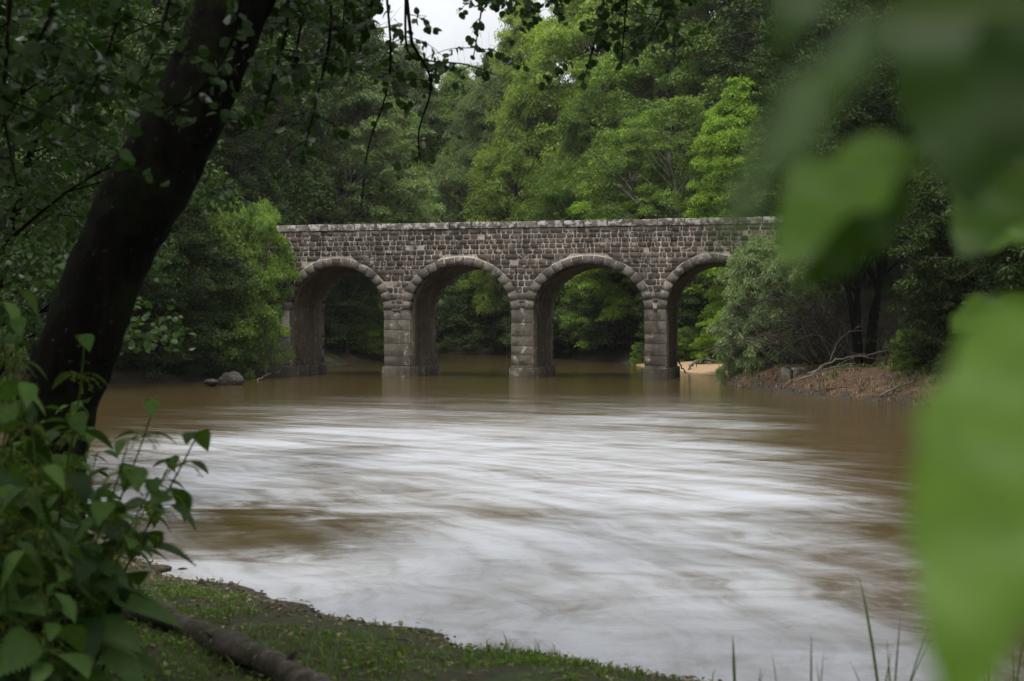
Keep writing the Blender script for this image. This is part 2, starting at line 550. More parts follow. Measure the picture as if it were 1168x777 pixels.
def sdist(x, y):
    """distance to the water's edge, positive on land"""
    x = np.asarray(x, float).ravel(); y = np.asarray(y, float).ravel()
    best = np.full(x.shape, 1e9)
    inside = np.zeros(x.shape, bool)
    for (x0, y0), (x1, y1) in zip(POLY, np.roll(POLY, -1, 0)):
        dx, dy = x1 - x0, y1 - y0
        t = np.clip(((x - x0) * dx + (y - y0) * dy) / (dx * dx + dy * dy), 0, 1)
        best = np.minimum(best, (x - x0 - t * dx) ** 2 + (y - y0 - t * dy) ** 2)
        c = ((y0 > y) != (y1 > y)) & (x < (x1 - x0) * (y - y0) / ((y1 - y0) if y1 != y0 else 1e-9) + x0)
        inside ^= c
    d = np.sqrt(best)
    return np.where(inside, -d, d)


def sst(a, b, x):
    t = np.clip((x - a) / (b - a), 0, 1)
    return t * t * (3 - 2 * t)


def wob(x, y, s):
    return (np.sin(x * s + 1.3 * np.sin(y * s * .7 + .5)) + np.sin(y * s * 1.13 + 1.7 * np.sin(x * s * .6 + 2.1))) * .5


SL, SR = s_of(300), s_of(872)


def ground(x, y):
    x = np.asarray(x, float).ravel(); y = np.asarray(y, float).ravel()
    d = sdist(x, y)
    d = d + .13 * wob(x, y, 3.1) + .07 * wob(x, y, 8.0) + .04 * wob(y, x, 19.0)
    near = (1 - sst(13, 18, y)) * (1 - sst(4, 7, x))
    zn = .34 * (1 - np.exp(-np.maximum(d, 0) / 1.3)) + .02 * wob(x, y, 5)
    dd = np.maximum(d, 0)
    zf = 1.0 * (1 - np.exp(-dd / 1.5)) + .30 * np.maximum(0, dd - 4) * sst(25, 60, y) + .08 * np.maximum(0, dd - 3) * (1 - sst(25, 60, y)) + .12 * wob(x, y, 1.7)
    zf = np.minimum(zf, 34)
    low = sst(54, 58, y) * (1 - sst(70, 78, y)) * sst(2, 6, x)          # the low sand bar behind the last arch
    zf = zf * (1 - .62 * low * (1 - sst(5, 12, dd)))
    z = np.where(d > 0, zn * near + zf * (1 - near), -1.2 * (1 - np.exp(np.minimum(d, 0) / 1.2)))
    # the banks that carry the road to the bridge
    rel = np.stack([x - BO[0], y - BO[1]], 1)
    s = rel @ AX[:2]; t = rel @ NX[:2]
    side = np.abs(t - TH / 2) - TH / 2 - .1
    ramp_l = np.minimum(4.9, (SL - .6 - s) * 1.6)
    ramp_r = np.minimum(4.9, (s - SR - .8) * 1.6)
    bank = np.maximum(ramp_l, ramp_r) - np.maximum(0, side) * .9
    return np.maximum(z, np.where(d > .2, bank, -9))


def gz(x, y):
    return float(ground([x], [y])[0])


def axis(lo, hi, d0, d1, fine, growth=1.12):
    """spacing 'fine' between d0 and d1, widening outside"""
    mid = list(np.arange(d0, d1, fine))
    up, st = [], fine
    v = d1
    while v < hi:
        up.append(v); st = min(st * growth, 12); v += st
    up.append(hi)
    dn, st, v = [], fine, d0
    while v > lo:
        st = min(st * growth, 12); v -= st
        dn.append(v)
    return np.array(dn[::-1] + mid + up)


xs = np.unique(np.concatenate([axis(-320, 320, -5, 4, .12), np.arange(-20, 16, .5)]))
ys = np.unique(np.concatenate([axis(-60, 420, 4, 13, .12), np.arange(14, 110, .5)]))
X, Y = np.meshgrid(xs, ys)
Z = ground(X, Y)
D = sdist(X, Y)
mb = MB()
nx, ny = len(xs), len(ys)
i = (np.arange(ny - 1)[:, None] * nx + np.arange(nx - 1)[None, :]).ravel()
mb.add(np.stack([X.ravel(), Y.ravel(), Z], 1), np.stack([i, i + 1, i + nx + 1, i + nx], 1))
g = mb.build('ground', M['ground'], smooth=True)
xf, yf = X.ravel(), Y.ravel()
right_soil = sst(30, 34, yf) * (1 - sst(45, 48, yf)) * sst(5, 7, xf) * (1 - sst(4.2, 6.5, D))
left_soil = (xf < -6) * (1 - sst(.5, 2.5, D)) * .45
sandw = sst(53, 56, yf) * (1 - sst(70, 76, yf)) * sst(3, 5, xf) * (1 - sst(3.0, 5.5, D))
mudw = (1 - sst(.10, .42, D)) * 1.0 * np.where(sandw > .3, 0, 1)
for nm, arr in (('soil', right_soil + left_soil), ('sand', sandw), ('mud', mudw)):
    a = g.data.attributes.new(nm, 'FLOAT', 'POINT')
    a.data.foreach_set('value', arr.astype(np.float32))
tag(g, 'mossy earth banks and wooded slopes around the river', 'ground', kind='structure')

mb = MB()
mb.add([(-40, 2, 0), (40, 2, 0), (40, 150, 0), (-40, 150, 0)], [[0, 1, 2, 3]])
tag(mb.build('river_water', M['water']), 'silty brown river with drifts of white froth and painted sky reflection', 'river', kind='structure')

# ------------------------------------------------------------------ bridge
bridge = empty('stone_bridge', BO)
tag(bridge, 'old rubble stone bridge of four round arches across the brown river', 'bridge')


def brl(v):       # bridge parts are written relative to the Empty
    return br(v) - BO


edges = [(s_of(330), s_of(438)), (s_of(467), s_of(583)), (s_of(608), s_of(735)), (s_of(760), s_of(868))]
ZS, ZC, ZT = 2.62, 4.38, 6.02
SA, SB = s_of(236), s_of(960)
COPH = .27
rs = np.random.RandomState(4)


def arch_z(s, grow=0.0):
    """height of the (grown) arch curve over s, or None"""
    for a, b in edges:
        c, hw = (a + b) / 2, (b - a) / 2 + grow
        if abs(s - c) < hw:
            return ZS + (ZC - ZS + grow) * math.sqrt(max(0, 1 - ((s - c) / hw) ** 2))
    return None


def arch_cut(z, grow):
    """intervals of s not inside any arch at height z"""
    cuts = []
    for a, b in edges:
        c, hw, h = (a + b) / 2, (b - a) / 2 + grow, ZC - ZS + grow
        if z <= ZS:
            cuts.append((c - hw, c + hw))
        elif z < ZS + h:
            w = hw * math.sqrt(1 - ((z - ZS) / h) ** 2)
            cuts.append((c - w, c + w))
    return cuts


# mortar bed of both faces
mb = MB()
ss = np.unique(np.concatenate([np.linspace(SA, SB, 160)] + [np.linspace(a, b, 60) for a, b in edges] + [[e + 1e-3 * q for q in (-1, 1)] for ab in edges for e in ab]))
for tt, order in ((0.0, 1), (TH, -1)):
    bot = np.array([(lambda q: -0.7 if q is None else q)(arch_z(s)) for s in ss])
    n = len(ss)
    v = np.concatenate([np.stack([ss, np.full(n, tt), bot], 1), np.stack([ss, np.full(n, tt), np.full(n, ZT - COPH)], 1)])
    q = [[k, k + 1, n + k + 1, n + k][::order] for k in range(n - 1)]
    mb.add(brl(v), np.array(q), .5)
mb.build('mortar_bed', M['mortar'], bridge)


def rubble(mb, quad, tt, sgn, tint):
    """one stone on a face: rounded polygon, chamfered, standing a little proud of the mortar"""
    q = np.asarray(quad, float)
    c = q.mean(0)
    w = np.abs(q[1, 0] - q[0, 0]); h = np.abs(q[3, 1] - q[0, 1])
    m_ = min(w, h)
    if w < .05 or h < .05:
        return
    gap = rs.uniform(.010, .028)
    pts = []
    for k in range(4):
        p0, p, p1 = q[k - 1], q[k], q[(k + 1) % 4]
        p = p + rs.uniform(-.010, .010, 2)
        d0 = (p0 - p) / max(np.linalg.norm(p0 - p), 1e-6)
        d1 = (p1 - p) / max(np.linalg.norm(p1 - p), 1e-6)
        a, b = rs.uniform(.1, .3, 2) * m_
        pts += [p + d0 * a, p + d1 * b]
    pts = np.array(pts)
    dirs = pts - c
    ln = np.linalg.norm(dirs, axis=1, keepdims=True)
    pts = c + dirs * np.maximum(.3, 1 - gap / np.maximum(ln, .02))
    ch = min(.02, m_ * .16)
    top = c + (pts - c) * (1 - ch / np.maximum(ln, .04))
    pr = rs.uniform(.012, .042)
    tl = rs.uniform(-.006, .006, 8)
    k = 8
    v = np.concatenate([np.stack([pts[:, 0], np.full(k, tt + sgn * .01), pts[:, 1]], 1),
                        np.stack([pts[:, 0], np.full(k, tt - sgn * pr * .6), pts[:, 1]], 1),
                        np.stack([top[:, 0], tt - sgn * (pr + tl), top[:, 1]], 1)])
    f = []
    for r_ in (0, 1):
        for a in range(k):
            b = (a + 1) % k
            f.append([r_ * k + a, r_ * k + b, r_ * k + k + b, r_ * k + k + a])
    mb.add(brl(v), [np.array(f), np.arange(2 * k, 3 * k)], tint)


for tt, sgn in ((0.0, 1), (TH, -1)):
    mb = MB()
    z = ZS - .35
    while z < ZT - COPH - .05:
        hi_ = z > 4.75
        h = rs.uniform(.09, .20) if hi_ else rs.uniform(.13, .28)
        if z + h > ZT - COPH - .09:
            h = ZT - COPH - z
        G = .33
        cuts0, cuts1 = arch_cut(z, G), arch_cut(z + h, G)
        # walk along the course
        cuts = {round((a + b) / 2, 3): [(a, b), None] for a, b in cuts0}
        for a, b in cuts1:
            k = round((a + b) / 2, 3)
            cuts.setdefault(k, [None, None])[1] = (a, b)
        blocks = sorted((k, v) for k, v in cuts.items())
        cur0 = cur1 = SA
        for k, (c0, c1) in blocks + [(None, (None, None))]:
            if k is None:
                e0 = e1 = SB
            else:
                if c1 is None:
                    q_ = (c0[1] - c0[0]) * .38
                    c1 = (k - q_, k + q_)
                e0 = c0[0] if c0 else k
                e1 = c1[0] if c1 else k
            L0, L1 = cur0, cur1
            seg = max(e0 - L0, e1 - L1)
            if min(e0 - L0, e1 - L1) > -.4 and seg > .06:
                nst = max(1, int(round(seg / (rs.uniform(.20, .30) if hi_ else rs.uniform(.28, .42)))))
                inL, inR = max(L0, L1), min(e0, e1)
                if inR - inL < .12:
                    cuts_ = [(L0, L1), (e0, e1)]
                else:
                    u = np.cumsum(rs.uniform(.35, 2.0, nst)); u = np.concatenate([[0], u / u[-1]])[1:-1]
                    cuts_ = [(L0, L1)] + [(inL + (inR - inL) * w_,) * 2 for w_ in u] + [(e0, e1)]
                for (a0, a1), (b0, b1) in zip(cuts_[:-1], cuts_[1:]):
                    quad = [(a0, z), (max(b0, a0 + .05), z), (max(b1, a1 + .05), z + h), (a1, z + h)]
                    if rs.uniform() < .02:
                        continue
                    rubble(mb, quad, tt, sgn, np.clip(rs.normal(.5, .3), 0, 1))
            if k is not None:
                cur0 = c0[1] if c0 else k
                cur1 = c1[1] if c1 else k
        z += h
    mb.build('rubble_facing', M['stone'], bridge)

# arch rings: separate wedge stones, 0.42 deep, a little proud of the rubble
for a, b in edges:
    for t0, t1 in ((-.028, .42), (TH - .42, TH + .028)):
        mb = MB()
        c, hw, h = (a + b) / 2, (b - a) / 2, ZC - ZS
        nv = 17
        th = np.linspace(math.pi, 0, nv + 1)
        for k in range(nv):
            ta, tb = th[k] - .0075, th[k + 1] + .0075
            q = []
            thick = rs.uniform(.285, .32) + .05 * abs(math.cos((ta + tb) / 2)) ** 3
            for tq, gr in ((ta, 0), (tb, 0), (tb, thick), (ta, thick)):
                q.append((c + (hw + gr) * math.cos(tq), ZS + (h + gr) * math.sin(tq)))
            q = np.array(q)
            cc = q.mean(0)
            qi = cc + (q - cc) * (1 - .005 / np.linalg.norm(q - cc, axis=1, keepdims=True))
            pr = rs.uniform(0, .012)
            v = np.concatenate([np.stack([qi[:, 0], np.full(4, t0 - (pr if t0 < 1 else 0)), qi[:, 1]], 1),
                                np.stack([q[:, 0], np.full(4, t0 + .007), q[:, 1]], 1),
                                np.stack([q[:, 0], np.full(4, t1 - .007), q[:, 1]], 1),
                                np.stack([qi[:, 0], np.full(4, t1), qi[:, 1]], 1)])
            f = [[0, 1, 2, 3], [15, 14, 13, 12]]
            for r_ in range(3):
                for e in range(4):
                    e2 = (e + 1) % 4
                    f.append([r_ * 4 + e, r_ * 4 + 4 + e, r_ * 4 + 4 + e2, r_ * 4 + e2])
            mb.add(brl(v), np.array(f), np.clip(rs.normal(.5, .28), 0, 1))
        ring = mb.build('arch_ring', M['stone_ring'], bridge)
        mj = MB()
        tj = np.linspace(math.pi, 0, 61)
        f0, f1 = (t0 + .016, t1) if t0 < 1 else (t0, t1 - .016)
        arc = lambda gr, tt: np.stack([c + (hw + gr) * np.cos(tj), np.full(61, tt), ZS + (h + gr) * np.sin(tj)], 1)
        v = np.concatenate([arc(.012, f0), arc(.33, f0), arc(.012, f1), arc(.33, f1)])
        q = []
        for k in range(60):
            q += [[k, k + 1, 62 + k, 61 + k], [k, 122 + k, 123 + k, k + 1], [122 + k, 183 + k, 184 + k, 123 + k], [61 + k, 62 + k, 184 + k, 183 + k]]
        mj.add(brl(v), np.array(q), .5)
        mj.build('joint', M['mortar'], ring)
    # mortar backing behind the ring joints, then the barrel of the vault
    mb = MB()
    nv = 48
    th = np.linspace(math.pi, 0, nv + 1)
    path = [(c + (hw - .0) * math.cos(t) * 1.0, ZS + h * math.sin(t)) for t in th]
    g_ = .030
    path = np.array([(a + g_, -.7)] + [(c + (hw - g_) * math.cos(t), ZS + (h - g_) * math.sin(t)) for t in th] + [(b - g_, -.7)])
    t_ = np.linspace(.40, TH - .40, 9)
    n = len(path)
    v = np.concatenate([np.stack([path[:, 0], np.full(n, tt), path[:, 1]], 1) for tt in t_])
    # front and back lips so that the barrel has thickness
    q = [[r_ * n + k, r_ * n + n + k, r_ * n + n + k + 1, r_ * n + k + 1] for r_ in range(len(t_) - 1) for k in range(n - 1)]
    back = np.array([(a - .02, -.7)] + [(c + (hw + .02) * math.cos(t), ZS + (h + .02) * math.sin(t)) for t in th] + [(b + .02, -.7)])
    nn = len(v)
    v = np.concatenate([v, np.stack([back[:, 0], np.full(n, t_[0]), back[:, 1]], 1), np.stack([back[:, 0], np.full(n, t_[-1]), back[:, 1]], 1)])
    q += [[k, k + 1, nn + k + 1, nn + k] for k in range(n - 1)]
    q += [[(len(t_) - 1) * n + k + 1, (len(t_) - 1) * n + k, nn + n + k, nn + n + k + 1] for k in range(n - 1)]
    mb.add(brl(v), np.array(q), .5)
    mb.build('vault', M['vault'], bridge)

# piers in coursed blocks, each on a footing; abutments at both ends
spans = [(edges[k][1], edges[k + 1][0]) for k in range(3)]
for (a, b), nm in [(sp, 'pier') for sp in spans] + [((s_of(298), edges[0][0]), 'abutment'), ((edges[3][1], edges[3][1] + 1.2), 'abutment')]:
    mb = MB()
    box(mb, (a + .02, .03, -.9), (b - .02, TH - .03, ZS + .1), .15, 0, brl)
    z = -.5
    top = ZS if nm == 'pier' else 1.95
    while z < top - .05:
        h = rs.uniform(.34, .56)
        if z + h > top - .15:
            h = top - z
        cutw = a + (b - a) * (rs.uniform(.35, .65) if rs.uniform() < .5 else 1.0)
        for u0, u1 in ((a, cutw), (cutw, b)):
            if u1 - u0 < .05:
                continue
            ds = np.concatenate([[-.028], np.sort(rs.uniform(.5, TH - .5, 4)), [TH + .028]])
            for d0, d1 in zip(ds[:-1], ds[1:]):
                if d1 - d0 < .06:
                    continue
                o0, o1 = rs.uniform(-.008, .008, 2)
                box(mb, (u0 + .004 + o0 * (u0 == a), d0 + .004, z + .004), (u1 - .004 + o1 * (u1 == b), d1 - .004, z + h - .004), np.clip(rs.normal(.5, .22), 0, 1), .010, brl)
        z += h
    pr = mb.build(nm, M['stone_pier'], bridge)
    mb = MB()
    ds = np.linspace(-.12, TH + .12, 5)
    for d0, d1 in zip(ds[:-1], ds[1:]):
        box(mb, (a - .09, d0 + .006, -.9), (b + .09, d1 - .006, .40 + rs.uniform(-.02, .02)), rs.uniform(.2, .8), .03, brl)
    mb.build('footing', M['stone_pier'], pr)

# deck and parapet tops
mb = MB()
box(mb, (SA, .02, ZT - 1.2), (SB, TH - .02, ZT - 1.0), .5, 0, brl)
box(mb, (SA, .02, ZT - 1.0), (SB, .42, ZT - COPH), .5, 0, brl)
box(mb, (SA, TH - .42, ZT - 1.0), (SB, TH - .02, ZT - COPH), .5, 0, brl)
mb.build('deck', M['vault'], bridge)
for t0, t1 in ((-.06, .46), (TH - .46, TH + .06)):
    mb = MB()
    s = SA
    while s < SB:
        L = rs.uniform(.75, 1.35)
        dz, dt = rs.uniform(-.014, .014), rs.uniform(-.012, .012)
        box(mb, (s + .006, t0 + dt, ZT - COPH + .003), (min(s + L, SB) - .006, t1 + dt, ZT + dz), np.clip(rs.normal(.5, .3), 0, 1), .025, brl)
        s += L
    mb.build('coping', M['coping'], bridge)

# ------------------------------------------------------------------ tree builders
def clump_leaves(mb, rs, c, r, n, L, W, tint, flat=.55, up=.7, out=None, droop=0.0, tmpl=FAR, spread=.16, down=0.0):
    d = nrm(rs.normal(size=(n, 3)))
    d[:, 2] = np.where(d[:, 2] < -.2, -d[:, 2] * .7, d[:, 2])
    rad = rs.uniform(.15, 1, n) ** .5
    p = d * rad[:, None] * r * np.array([1, 1, flat])
    hr = np.linalg.norm(p[:, :2], axis=1)
    p[:, 2] -= droop * hr ** 2 / max(r, .01)
    nn = d * .6 + np.array([0, 0, up]) + rs.normal(size=(n, 3)) * .55
    t = d * np.array([1, 1, .2]) + rs.normal(size=(n, 3)) * .6 - np.array([0, 0, .15 + down])
    sc = rs.uniform(.7, 1.3, n)
    leaves(mb, tmpl, c + p, nn, t, L * sc, W * sc, np.clip(tint + rs.normal(0, spread, n), 0, 1))


def tree_meshes(name, seed, H, R, base, style, nclump, nleaf, L, W, bark, cr=None, tmpl=FAR, trunks=1, tr=.018):
    """returns (wood mesh, crown mesh)"""
    rs = np.random.RandomState(seed)
    wood, crown = MB(), MB()
    axes = []
    for k in range(trunks):
        ph = rs.uniform(0, 6.28)
        lean = rs.uniform(.02, .07) * H if trunks == 1 else rs.uniform(.12, .3) * H
        hgt = H * (.92 if k == 0 else rs.uniform(.65, .9))
        pts = np.array([[math.cos(ph) * lean * u ** 1.3 + .02 * H * rs.normal() * (u > 0) * u, math.sin(ph) * lean * u ** 1.3 + .02 * H * rs.normal() * (u > 0) * u, hgt * u - .3 * (u == 0)] for u in np.linspace(0, 1, 7)])
        if trunks > 1:
            pts[:, :2] += np.array([math.cos(ph), math.sin(ph)]) * .02 * H
        P_ = smooth_path(pts, 18)
        rad = tr * H * (1 - .88 * np.linspace(0, 1, 18)) * (1 + .5 * np.exp(-np.linspace(0, 1, 18) * 25)) * (1 if trunks == 1 else .6)
        tube(wood, P_, rad, 8, lump=.06, rs=rs)
        axes.append(P_)
    lob = rs.uniform(.65, 1.25, (9, 6))
    for k in range(nclump):
        h = base + (1 - base) * rs.uniform(0, 1) ** .9
        hh = (h - base) / (1 - base)
        if style == 'shrub':
            prof = math.sqrt(max(.02, 1 - hh ** 2.2))
        else:
            prof = (max(0, 1 - hh) ** .62) * (hh + .18) ** .42 * 1.35
        az = k * 2.39996 + rs.normal(0, .3)
        lobe = lob[int(az / 6.2832 * 9) % 9, min(5, int(hh * 6))]
        rr = R * prof * lobe * rs.uniform(.35, 1) ** .5
        P_ = axes[k % len(axes)]
        zc = H * h
        ax = P_[np.argmin(np.abs(P_[:, 2] - zc))]
        c = np.array([ax[0] + rr * math.cos(az), ax[1] + rr * math.sin(az), zc + H * .02 * rs.normal()])
        if k % (3 if style != 'shrub' else 4) == 0:
            z0 = max(.1 * H, zc - rr * rs.uniform(.35, .9) - .05 * H)
            a0 = P_[np.argmin(np.abs(P_[:, 2] - z0))]
            mid = (a0 + c) / 2 + np.array([0, 0, rr * .12]) + rs.normal(size=3) * rr * .07
            lp = smooth_path([a0, mid, c], 8)
            r0 = tr * H * .34 * (1 - .6 * h)
            tube(wood, lp, np.linspace(r0, r0 * .2, 8), 5, rs=rs)
            for q in range(3):
                e = c + rs.normal(size=3) * R * .16
                tube(wood, smooth_path([lp[4 + q], (lp[4 + q] + e) / 2 + rs.normal(size=3) * R * .03, e], 5), np.linspace(r0 * .35, r0 * .1, 5), 4, rs=rs)
        r = (cr or R * .2) * rs.uniform(.65, 1.3)
        ct = rs.uniform(.25, .75)
        n = int(nleaf / nclump * rs.uniform(.7, 1.3))
        if style == 'locust':
            clump_leaves(crown, rs, c, r * 1.1, n, L, W, ct, .42, .7, droop=.3, tmpl=tmpl)
        elif style == 'willow':
            clump_leaves(crown, rs, c, r * .85, n, L * 1.3, W * .6, ct, 1.1, .25, droop=.3, tmpl=tmpl, down=.9)
        else:
            clump_leaves(crown, rs, c, r, n, L, W, ct, .8, .35, tmpl=tmpl)
    return wood.mesh(name + '_trunk', bark, True), crown.mesh(name + '_crown', M['leaf_mid'])


KIND = {}


def add_kind(key, *a, **k):
    KIND[key] = tree_meshes(key, *a, **k) + (a[1], a[2])      # wood, crown, H, R


add_kind('broad', 21, 15, 5.2, .16, 'broad', 620, 130000, .145, .085, M['bark'], cr=.66)
add_kind('broad_b', 22, 15, 4.4, .14, 'broad', 560, 115000, .14, .08, M['bark'], cr=.60)
add_kind('locust', 23, 14, 4.8, .15, 'locust', 520, 115000, .155, .07, M['bark'], cr=.70)
add_kind('locust_b', 24, 14, 4.2, .12, 'locust', 450, 100000, .155, .07, M['bark'], cr=.64)
add_kind('willow', 25, 15, 4.6, .12, 'willow', 560, 125000, .15, .08, M['bark'], cr=.66)
add_kind('stems', 26, 14, 4.2, .34, 'broad', 420, 95000, .14, .08, M['bark_pale'], cr=.6, trunks=4)
add_kind('shrub', 27, 4, 2.3, .06, 'shrub', 300, 60000, .09, .055, M['bark'], cr=.38, trunks=5, tr=.012)
add_kind('shrub_b', 28, 4, 2.2, .04, 'shrub', 280, 56000, .10, .045, M['bark'], cr=.36, trunks=5, tr=.012)
add_kind('shrub_willow', 29, 4, 2.3, .03, 'willow', 300, 62000, .10, .045, M['twig_dry'], cr=.36, trunks=6, tr=.010)


def plant(name, kind, x, y, ztop, mat, label, cat, group=None, wide=1.0, rz=None, zoff=-.1, wood_mat=None):
    wood, crown, H, R = KIND[kind]
    z0 = max(gz(x, y), -.2) + zoff
    k = (ztop - z0) / H
    w = (k if k < 1 else k ** .75) * wide
    root = empty(name, (x, y, z0), RS.uniform(0, 6.28) if rz is None else rz, (w, w, k))
    tag(root, label, cat, group)
    for nm, me in (('trunk', wood), ('crown', crown)):
        if nm == 'trunk' and name == 'shrub':
            nm = 'stems'
        if nm == 'crown' and name == 'shrub':
            nm = 'foliage'
        o = bpy.data.objects.new(nm, me)
        COL.objects.link(o)
        o.parent = root
        if wood_mat and nm == 'trunk':
            o.material_slots[0].link = 'OBJECT'
            o.material_slots[0].material = M[wood_mat]
        if nm in ('crown', 'foliage'):
            o.material_slots[0].link = 'OBJECT'
            o.material_slots[0].material = M[mat]
    return root


TREES = [
    # px, top row, distance, kind, leaf, width, label
    (412, 5, 118, 'broad_b', 'leaf_mid', 1.0, 'hazy green tree on the far bank, left of the pale patch of sky'),
    (456, 66, 128, 'broad', 'leaf_grey', .75, 'far grey-green tree under the left edge of the pale patch of sky'),
    (503, 84, 135, 'locust', 'leaf_mid', .8, 'lowest far tree straight under the pale patch of sky'),
    (546, 76, 126, 'broad_b', 'leaf_grey', .8, 'far tree under the right edge of the pale patch of sky'),
    (606, 12, 116, 'broad', 'leaf_yellow', .6, 'tall yellowish tree whose top borders the sky patch on the right'),
    (665, -50, 108, 'locust', 'leaf_yellow', 1.0, 'tall light green tree on the slope behind the third pier from the left'),
    (705, -90, 100, 'broad', 'leaf_yellow', 1.0, 'tall tree of the upper right slope, above the bright yellow-green tree'),
    (775, -110, 92, 'broad_b', 'leaf_mid', 1.1, 'tall leafy tree of the upper right slope, behind the black tree gap'),
    (850, -150, 84, 'broad', 'leaf_mid', 1.0, 'very tall tree rising behind the right end of the bridge'),
    (930, -190, 76, 'broad_b', 'leaf_dark', 1.1, 'dark tall tree behind the blurred grey-green leaf'),
    (362, -60, 104, 'broad', 'leaf_dark', 1.0, 'tall shaded tree behind the hanging alder twigs'),
    (325, -120, 90, 'broad_b', 'leaf_dark', 1.0, 'tall dark tree over the left end of the bridge, far row'),
    (262, -160, 78, 'broad', 'leaf_dark', 1.05, 'dark tree showing just right of the leaning black trunk, top of frame'),
    (185, -200, 66, 'broad', 'leaf_dark', 1.1, 'dark crown seen through branches left of the leaning trunk, upper'),
    (340, 95, 74, 'stems', 'leaf_grey', 1.0, 'grey stemmed alder with bare lower trunks over the left end of the parapet'),
    (430, 120, 86, 'broad', 'leaf_grey', .9, 'grey-green round tree behind the first pier from the left'),
    (478, 128, 100, 'locust_b', 'leaf_mid', .9, 'olive green tree behind the parapet above the second arch, left side'),
    (545, 95, 96, 'willow', 'leaf_grey', .9, 'narrow dull grey-green tree above the second arch'),
    (600, 80, 90, 'willow', 'leaf_yellow', 1.0, 'soft light green tree above the second pier from the left'),
    (655, 110, 82, 'willow', 'leaf_mid', .9, 'mid green drooping tree left of the bright yellow-green tree'),
    (742, 134, 78, 'locust', 'leaf_bright', 1.05, 'bright yellow-green layered tree right behind the parapet above the third arch'),
    (676, 196, 92, 'locust_b', 'leaf_bright', .8, 'small bright yellow-green tree peeking low over the parapet'),
    (790, 125, 73, 'stems', 'leaf_mid', 1.0, 'dark gapped tree with black branches right of the bright yellow-green tree'),
    (850, 95, 66, 'locust_b', 'leaf_bright', .75, 'fresh green tree with bright sprays behind the right end of the parapet'),
    (905, 120, 58, 'broad_b', 'leaf_mid', .9, 'leafy tree beside the right end of the bridge, above the silvery bush'),
    (395, 175, 68, 'broad_b', 'leaf_dark', .7, 'small dark tree behind the parapet above the first arch'),
    (505, 195, 78, 'broad', 'leaf_grey', .7, 'low grey-green tree behind the parapet above the second arch'),
    (590, 190, 76, 'broad_b', 'leaf_mid', .7, 'low dull tree with dead sticks behind the parapet, middle of the bridge'),
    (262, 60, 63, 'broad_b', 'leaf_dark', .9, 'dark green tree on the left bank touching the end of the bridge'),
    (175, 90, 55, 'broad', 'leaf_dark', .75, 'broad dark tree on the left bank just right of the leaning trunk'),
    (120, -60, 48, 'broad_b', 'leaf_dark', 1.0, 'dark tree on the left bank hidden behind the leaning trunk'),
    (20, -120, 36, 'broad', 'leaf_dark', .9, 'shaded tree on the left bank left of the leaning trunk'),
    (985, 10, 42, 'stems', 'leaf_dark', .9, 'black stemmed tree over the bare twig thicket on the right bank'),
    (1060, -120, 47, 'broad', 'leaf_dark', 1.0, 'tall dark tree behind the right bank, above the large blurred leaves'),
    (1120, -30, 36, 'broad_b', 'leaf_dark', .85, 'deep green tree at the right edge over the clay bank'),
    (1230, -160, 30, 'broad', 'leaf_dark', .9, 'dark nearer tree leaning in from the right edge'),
]
def on_land(px, yt, Yd, dmin):
    for k in range(120):          # step back along the sight line to the first dry ground
        q = at(px, yt, Yd + k * .5)
        if sdist([q[0]], [q[1]])[0] > dmin:
            return q
    return at(px, yt, Yd)


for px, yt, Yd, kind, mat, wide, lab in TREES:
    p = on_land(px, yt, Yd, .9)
    plant('tree', kind, p[0], p[1], p[2], mat, lab, 'tree', 'trees of the wooded valley', wide, wood_mat='bark_black' if 'black stemmed' in lab else None)

